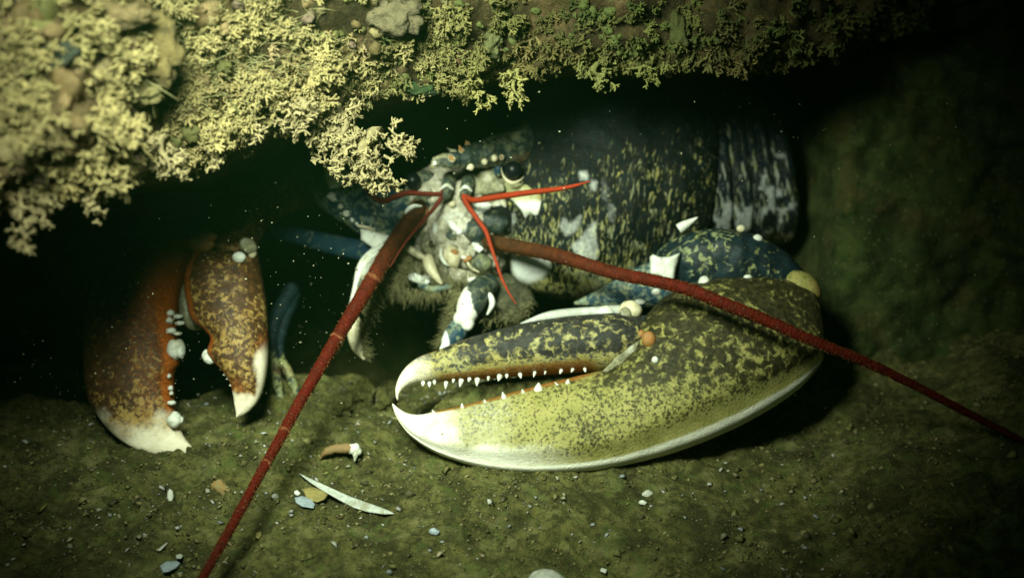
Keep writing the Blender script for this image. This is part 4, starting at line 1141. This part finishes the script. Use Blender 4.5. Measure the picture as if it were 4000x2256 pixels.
def lw(y): return -440 + .32 * (y - 1000)
LP_ = [((800, 935), (700, 900), 20), ((780, 960), (560, 930), 90), ((752, 1010), (450, 985), 130), ((722, 1080), (392, 1070), 150), ((700, 1150), (356, 1180), 155), ((690, 1230), (338, 1300), 150), ((688, 1300), (333, 1400), 142),
       ((700, 1360), (336, 1490), 132), ((700, 1415), (352, 1565), 122), ((680, 1460), (380, 1615), 112), ((680, 1530), (420, 1668), 98), ((684, 1600), (468, 1714), 84), ((700, 1650), (530, 1753), 68), ((712, 1690), (600, 1776), 52),
       ((728, 1718), (672, 1782), 34), ((742, 1734), (718, 1776), 18), ((753, 1748), (745, 1760), 4)]
rows = [(t[0], t[1], lw(t[1]), b[0], b[1], lw(b[1]), h, h * .7) for t, b, h in LP_]
def crush_col(px, py, s, a):
    n = fbm(px / 80, py / 80, 0, 23, 3)
    wh = np.maximum(sst(1560, 1740, py + 40 * n) * .85, 0)
    og = .9 * sst(.16, .04, a) * sst(1720, 1660, py) + .7 * sst(1330, 1050, py) * sst(.5, .1, a) + .42 * sst(.9, .3, a)
    return dict(wh=wh, og=np.clip(og, 0, 1) * (1 - .8 * wh), dk=.64 + .22 * a - .3 * sst(1450, 1650, py) + .1 * n)  # mottling deepens toward the outer edge, shade put into the colour
cru = loft("claw_palm", rows, M['crusher'], lob, n=130, m=72, ex=.85, dex=.8, col=crush_col, bump=4, bs=60, seed=41)
cru["label"] = "shaded reddish brown crusher claw palm with pale tip"
DP = [((760, 975), (1005, 985), 30), ((748, 1010), (1010, 1000), 95), ((728, 1060), (1018, 1050), 118), ((724, 1120), (1028, 1110), 124), ((734, 1185), (1038, 1170), 124), ((752, 1245), (1044, 1235), 120), ((800, 1285), (1047, 1295), 112), ((826, 1320), (1047, 1345), 106),
      ((812, 1372), (1046, 1400), 104), ((838, 1410), (1042, 1445), 92), ((872, 1445), (1034, 1490), 78), ((900, 1492), (1022, 1535), 62), ((912, 1540), (1004, 1570), 46), ((916, 1580), (978, 1600), 28), ((922, 1612), (948, 1620), 12), ((923, 1628), (930, 1629), 3)]
rows = [(t[0], t[1], lw(t[1]) + 90, b[0], b[1], lw(b[1]) + 70, h, h * .7) for t, b, h in DP]
def cd_col(px, py, s, a):
    n = fbm(px / 60, py / 60, 0, 29, 3)
    wh = np.maximum(sst(1500, 1580, py + 30 * n) * .95, .85 * sst(.76, .95, a + .05 * n) * sst(1280, 1420, py))
    og = np.maximum.reduce([.95 * sst(.20, .05, a) * sst(1590, 1500, py), .5 * sst(1380, 1500, py) * (1 - sst(.3, .7, a) * .3), .55 * sst(.72, .95, a) * sst(1200, 1350, py)])
    return dict(wh=wh, og=og, dk=.60 + .12 * sst(1200, 1050, py) - .05 * n)
crd = loft("claw_finger", rows, M['crusher'], lob, n=110, m=64, ex=.85, dex=.8, col=cd_col, bump=4, bs=50, seed=43)
crd["label"] = "mottled brown movable finger of the crusher claw with cream tip"
ball("knob", 934, 1005, surf_w(crd, 934, 1008) + 10, 27, 23, 22, M['white'], crd)
ball("hinge", 968, 960, lw(960) + 165, 38, 30, 30, M['membrane'], crd, rot=-.5); ball("hinge", 985, 985, lw(960) + 150, 18, 26, 22, M['cream'], crd)
ball("hinge", 785, 955, lw(960) + 110, 52, 36, 34, M['amber'], cru, bump=.2); ball("hinge", 812, 925, lw(960) + 100, 36, 26, 28, M['amber'], cru, bump=.2)
ball("hinge_membrane", 760, 1190, lw(1190) + 20, 62, 110, 40, M['membrane'], cru, bump=.12)
# crushing teeth
for (x, y, rx, ry) in [(668, 1222, 22, 15), (662, 1252, 22, 17), (672, 1292, 24, 15), (692, 1362, 36, 42), (715, 1378, 14, 24), (666, 1468, 9, 11), (672, 1515, 11, 12), (674, 1535, 9, 9), (676, 1572, 18, 11), (688, 1640, 30, 34), (708, 1640, 16, 16), (700, 1235, 20, 10), (708, 1262, 20, 10), (700, 1302, 18, 8)]:
    ball("tooth", x - 5, y, lw(y) + 62, rx * .92, ry * .92, max(rx, ry), M['white'], cru, bump=.18, seed=int(x))
for (x, y, rx, ry) in [(786, 1262, 36, 14), (818, 1398, 28, 24), (803, 1384, 14, 22)]:
    ball("tooth", x, y, lw(y) + 110, rx, ry, min(rx, ry), M['white'], crd, bump=.1, rot=-.4)
for (x, y) in [(868, 1438), (880, 1458), (893, 1474), (905, 1500)]:
    spike("tooth", x + 8, y, lw(y) + 100, -18, 6, 8, 11, M['white'], crd)

# walking leg feet on the floor
for pth, rr in [([(1140, 1130, -760), (1075, 1250, -660), (1062, 1330, -610), (1072, 1392, -570), (1080, 1470, -530), (1098, 1580, -475)], [30, 28, 24, 19, 19, 14]),
                ([(1150, 1150, -770), (1100, 1290, -660), (1094, 1388, -590), (1130, 1460, -555), (1166, 1550, -515)], [24, 22, 18, 18, 13])]:
    tube("walking_leg", pth, rr, M['wrist'], lob, m=14, n=50, bump=3, bs=20, col=lambda px, py, s, a: dict(dk=.95 - .50 * sst(1340, 1420, py), og=.5 * sst(1380, 1440, py) * (1 - .5 * sst(1450, 1500, py)), wh=0 * a))

# ================================================================== THINGS ON THE FLOOR
def fw(px, py, off=10): return on_floor(px, py) + off
def flat_plate(name, outline, mat, label, cat, h=7, off=14, bump=2.0, group=None, tilt=0.0):
    cx = sum(p[0] for p in outline) / len(outline); cy = sum(p[1] for p in outline) / len(outline)
    w0 = on_floor(cx, cy)
    # lie on the floor: depth follows the floor plane, lifted a little
    def wf(x, y):
        x = np.asarray(x, float); y = np.asarray(y, float)
        s = 1.0 / (math.tan(TH) + 0) * .8
        return w0 + off + (y - cy) * s * (1 - tilt)
    o = plate(name, outline, wf, h, mat, None, bump=bump)
    tag(o, label, cat, group)
    return o
M['shard'] = plain("shell_shard_mat", (.50, .52, .48), (.36, .38, .34), 5.0, .5, .3, .4, stretch=(1, 1, 1), c3=(.30, .30, .22))
M['palesh'] = plain("pale_shell_mat", (.52, .52, .46), (.34, .35, .30), 4.0, .5, .3, .4)
M['yellowish'] = plain("yellow_shell_mat", (.34, .28, .10), (.24, .20, .07), 3.0, .5, .3, .4)
M['bluish'] = plain("bluish_shell_mat", (.38, .44, .50), (.26, .32, .36), 4.0, .45, .3, .4)
flat_plate("shell_shard", [(1166, 1846), (1215, 1868), (1290, 1902), (1370, 1938), (1450, 1966), (1510, 1988), (1547, 2006), (1500, 2008), (1440, 2000), (1385, 1984), (1320, 1950), (1250, 1910), (1200, 1876)], M['shard'],
           "long pointed greyish white shell shard lying on the silt", "shell", h=7, off=40, tilt=.4)
flat_plate("shell_valve", [(1180, 1908), (1215, 1900), (1260, 1908), (1282, 1930), (1270, 1950), (1240, 1962), (1200, 1950)], M['yellowish'], "dull yellow broken shell touching the long white shard", "shell", h=14, off=24)
flat_plate("shell_valve", [(1150, 1942), (1180, 1935), (1215, 1945), (1232, 1968), (1225, 1985), (1180, 1978), (1155, 1962)], M['bluish'], "pale grey shell piece below the dull yellow shell", "shell", h=12, off=16)
o = ball("shell_chip", 1160, 1925, fw(1160, 1925, 18), 12, 11, 10, M['white'], None, bump=.3); tag(o, "tiny white shell chip left of the dull yellow shell", "shell chip")
wt = empty("worm_tube", P(1330, 1770, fw(1330, 1775)), "curved orange brown worm tube with a white open end on the silt", "worm tube")
w_ = fw(1330, 1770, 24)
tube("tube_wall", [(1252, 1788, w_ - 10), (1275, 1764, w_ + 4), (1310, 1752, w_ + 8), (1350, 1750, w_ + 8), (1378, 1752, w_ + 8)], [5, 13, 18, 20, 20], plain("tube_skin", (.26, .15, .055), (.20, .14, .06), 5, .6, .5), wt, m=14, n=30, bump=3, bs=20)
tube("tube_rim", [(1372, 1752, w_ + 8), (1388, 1756, w_ + 12), (1398, 1762, w_ + 12)], [21, 25, 16], M['white'], wt, m=14, n=12, bump=4, bs=14)
tube("tube_lip", [(1384, 1760, w_ + 20), (1388, 1778, w_ + 22), (1386, 1796, w_ + 20)], [10, 10, 4], M['white'], wt, m=10, n=12)
flat_plate("shell_valve", [(662, 1906), (675, 1915), (679, 1940), (672, 1962), (658, 1964), (652, 1940), (654, 1918)], M['palesh'], "narrow oval white shell standing on the dim left floor", "shell", h=9, off=24, tilt=.8)
flat_plate("shell_valve", [(624, 2208), (650, 2190), (690, 2188), (706, 2198), (690, 2216), (660, 2232), (636, 2236)], M['bluish'], "bluish white shell near the bottom edge left of the antenna", "shell", h=13, off=20)
flat_plate("shell_valve", [(686, 2166), (706, 2160), (716, 2168), (708, 2180), (690, 2180)], M['palesh'], "small round white shell above the bluish one", "shell", h=8, off=14)
o = ball("pebble", 2134, 2272, fw(2134, 2272, 10), 76, 50, 50, M['palesh'], None, bump=.08, m=40, n=26); tag(o, "large smooth pale pebble half cut by the bottom edge", "pebble")
o = ball("shell_chip", 1695, 2076, fw(1695, 2076, 14), 20, 15, 12, M['bluish'], None, bump=.35); tag(o, "bluish white chip on the open floor below the big claw", "shell chip")
o = ball("sponge_nugget", 858, 1912, fw(858, 1912, 20), 34, 36, 24, plain("nugget_skin", (.30, .18, .05), (.24, .20, .10), 8, .6, .6), None, bump=.5, m=26, n=18); tag(o, "ragged orange tan nugget beside the antenna on the floor", "sponge")
o = ball("shell_chip", 2510, 1962, fw(2510, 1962, 12), 15, 10, 8, M['white'], None, bump=.3); tag(o, "white chip under the middle of the big claw's lower edge", "shell chip")
o = ball("pebble", 2530, 1928, fw(2530, 1928, 10), 22, 14, 10, M['palesh'], None, bump=.3, seed=4); tag(o, "pale round pebble just above the white chip under the claw", "pebble")
o = ball("shell_chip", 1076, 1938, fw(1076, 1938, 12), 12, 11, 9, M['white'], None, bump=.4, seed=6); tag(o, "tiny white chip between the antenna and the yellow shell", "shell chip")
flat_plate("shell_chip", [(612, 2148), (650, 2116), (656, 2120), (626, 2150)], M['palesh'], "thin pale splinter lying left of the antenna near the bottom", "shell chip", h=4, off=14, bump=.5)
flat_plate("shell_chip", [(2350, 2215), (2372, 2222), (2366, 2238), (2344, 2228)], M['white'], "small white flake right of the large pebble", "shell chip", h=4, off=12, bump=.5)
flat_plate("shell_chip", [(1000, 2080), (1018, 2070), (1024, 2086), (1010, 2104), (998, 2098)], M['yellowish'], "small greenish oval shell right of the antenna near the bottom", "shell chip", h=6, off=12, bump=.5)
o = ball("pebble", 1130, 1548, fw(1450, 1560, 10), 10, 10, 10, M['palesh'], None, bump=.3) if False else None
for (x, y, rx, ry, lb) in [(1420, 1548, 42, 50, "knobbly olive clump left of the big claw's tip"), (1505, 1560, 34, 42, "small yellowish brown clump touching the big claw's tip"), (1330, 1600, 40, 26, "low silty clump between the antenna and the big claw's tip")]:
    o = ball("silt_clump", x, y, fw(x, y + ry * .6, 0), rx, ry, 30, M['floor'], None, bump=.55, seed=int(x), m=36, n=26); tag(o, lb, "silt clump")

# loose shell grit and sand, uncountable
def scatter(name, n, xr, yr, size, cols, label, flatn=.5, lift=.2, clump=None):
    X = NR.uniform(xr[0], xr[1], n); Y = NR.uniform(yr[0], yr[1], n)
    if clump is not None:
        keep = fbm(X / 160, Y / 160, 0, clump, 3) > NR.uniform(-.6, .6, n); X, Y = X[keep], Y[keep]
    ok = Y < rimY(X) - 10
    X, Y = X[ok], Y[ok]
    n = len(X)
    s = NR.uniform(0, 1, n) ** 4 * (size[1] - size[0]) + size[0]
    Z = Z0 + fh(X, Y) + s * lift
    o8 = np.array([(1, 0, 0), (.25, 1, 0), (-1, .15, 0), (-.1, -1, 0), (.1, .1, 1), (0, 0, -1)], float)
    f8 = np.array([(0, 1, 4), (1, 2, 4), (2, 3, 4), (3, 0, 4), (1, 0, 5), (2, 1, 5), (3, 2, 5), (0, 3, 5)])
    an = NR.uniform(0, 6.283, n); tl = NR.normal(0, .5, n)
    jit = NR.uniform(.6, 1.4, (n, 6, 3))
    v = o8[None] * jit * s[:, None, None] * np.array([1, .8, flatn])
    x = v[..., 0] * np.cos(an)[:, None] - v[..., 1] * np.sin(an)[:, None]
    y = v[..., 0] * np.sin(an)[:, None] + v[..., 1] * np.cos(an)[:, None]
    z = v[..., 2] + x * np.sin(tl)[:, None]
    V = np.stack([X[:, None] + x, Y[:, None] + y, Z[:, None] + z], -1).reshape(-1, 3) * U
    F = (f8[None] + (np.arange(n) * 6)[:, None, None]).reshape(-1, 3)
    ci = NR.integers(0, len(cols), n)
    col = np.array(cols)[ci] * NR.uniform(.6, 1.2, (n, 1))
    o = mk(name, V, F, M['grit'], attrs=dict(col=np.repeat(col, 6, 0)), smooth=False, origin=(0, 0, Z0 * U))
    tag(o, label, "sand", kind="stuff")
scatter("sand_grains", 17000, (-2100, 2300), (-1350, 600), (4, 15), [(.16, .14, .042), (.11, .10, .03), (.21, .185, .065), (.13, .13, .035), (.07, .06, .02), (.25, .21, .09)], "coarse olive brown sand and silt grains on the floor", clump=3)
scatter("silt_lumps", 1700, (-2050, 2200), (-1300, 560), (8, 27), [(.19, .165, .05), (.11, .10, .03), (.24, .215, .08), (.15, .15, .04), (.065, .06, .02)], "small lumps of olive silt on the floor", .6, .05, clump=13)
scatter("shell_grit", 2600, (-2000, 1300), (-1300, 500), (4, 17), [(.42, .42, .36), (.34, .33, .24), (.30, .32, .32), (.40, .33, .2), (.25, .25, .15), (.5, .5, .46)], "fine pale shell grit sprinkled over the floor", .35, .45, clump=8)

# drifting specks in the water
n = 1100
sx = NR.uniform(-60, 4060, n); sy = NR.uniform(350, 2256, n); sw = NR.uniform(-900, 420, n)
left = NR.random(n) < .45
sx = np.where(left, NR.uniform(0, 1500, n), sx); sy = np.where(left, NR.uniform(750, 1750, n), sy)
c = P(sx, sy, sw)
r = (NR.uniform(0, 1, n) ** 5 * 3.6 + 1.5) * U
o8 = np.array([(1, 0, 0), (0, 1, 0), (-1, 0, 0), (0, -1, 0), (0, 0, 1), (0, 0, -1)], float)
f8 = np.array([(0, 1, 4), (1, 2, 4), (2, 3, 4), (3, 0, 4), (1, 0, 5), (2, 1, 5), (3, 2, 5), (0, 3, 5)])
V = (c[:, None] + o8[None] * r[:, None, None] * NR.uniform(.5, 1.6, (n, 6, 3))).reshape(-1, 3)
F = (f8[None] + (np.arange(n) * 6)[:, None, None]).reshape(-1, 3)
o = mk("drifting_specks", V, F, M['grit'], attrs=dict(col=np.repeat(np.array([(.42, .40, .26)]) * NR.uniform(.4, 1.3, (n, 1)), 6, 0)))
tag(o, "tiny pale specks of silt drifting in the water", "silt specks", kind="stuff")

# murky green water
hz = bpy.data.materials.new("green_water"); hz.use_nodes = True
nt = hz.node_tree; nt.nodes.remove(nt.nodes["Principled BSDF"])
pv = nt.nodes.new("ShaderNodeVolumePrincipled")
pv.inputs["Color"].default_value = (.22, .75, .28, 1); pv.inputs["Density"].default_value = HAZE; pv.inputs["Anisotropy"].default_value = 0.2
nt.links.new(pv.outputs[0], nt.nodes["Material Output"].inputs["Volume"])
lo_, hi_ = np.array([-1.3, -1.2, -0.75]), np.array([1.3, 1.3, 0.75])
bxv = np.array([(x, y, z) for x in (0, 1) for y in (0, 1) for z in (0, 1)]) * (hi_ - lo_) + lo_
o = mk("haze", bxv, [(0, 1, 3, 2), (4, 6, 7, 5), (0, 4, 5, 1), (2, 3, 7, 6), (0, 2, 6, 4), (1, 5, 7, 3)], hz, smooth=False)
tag(o, kind="stuff")
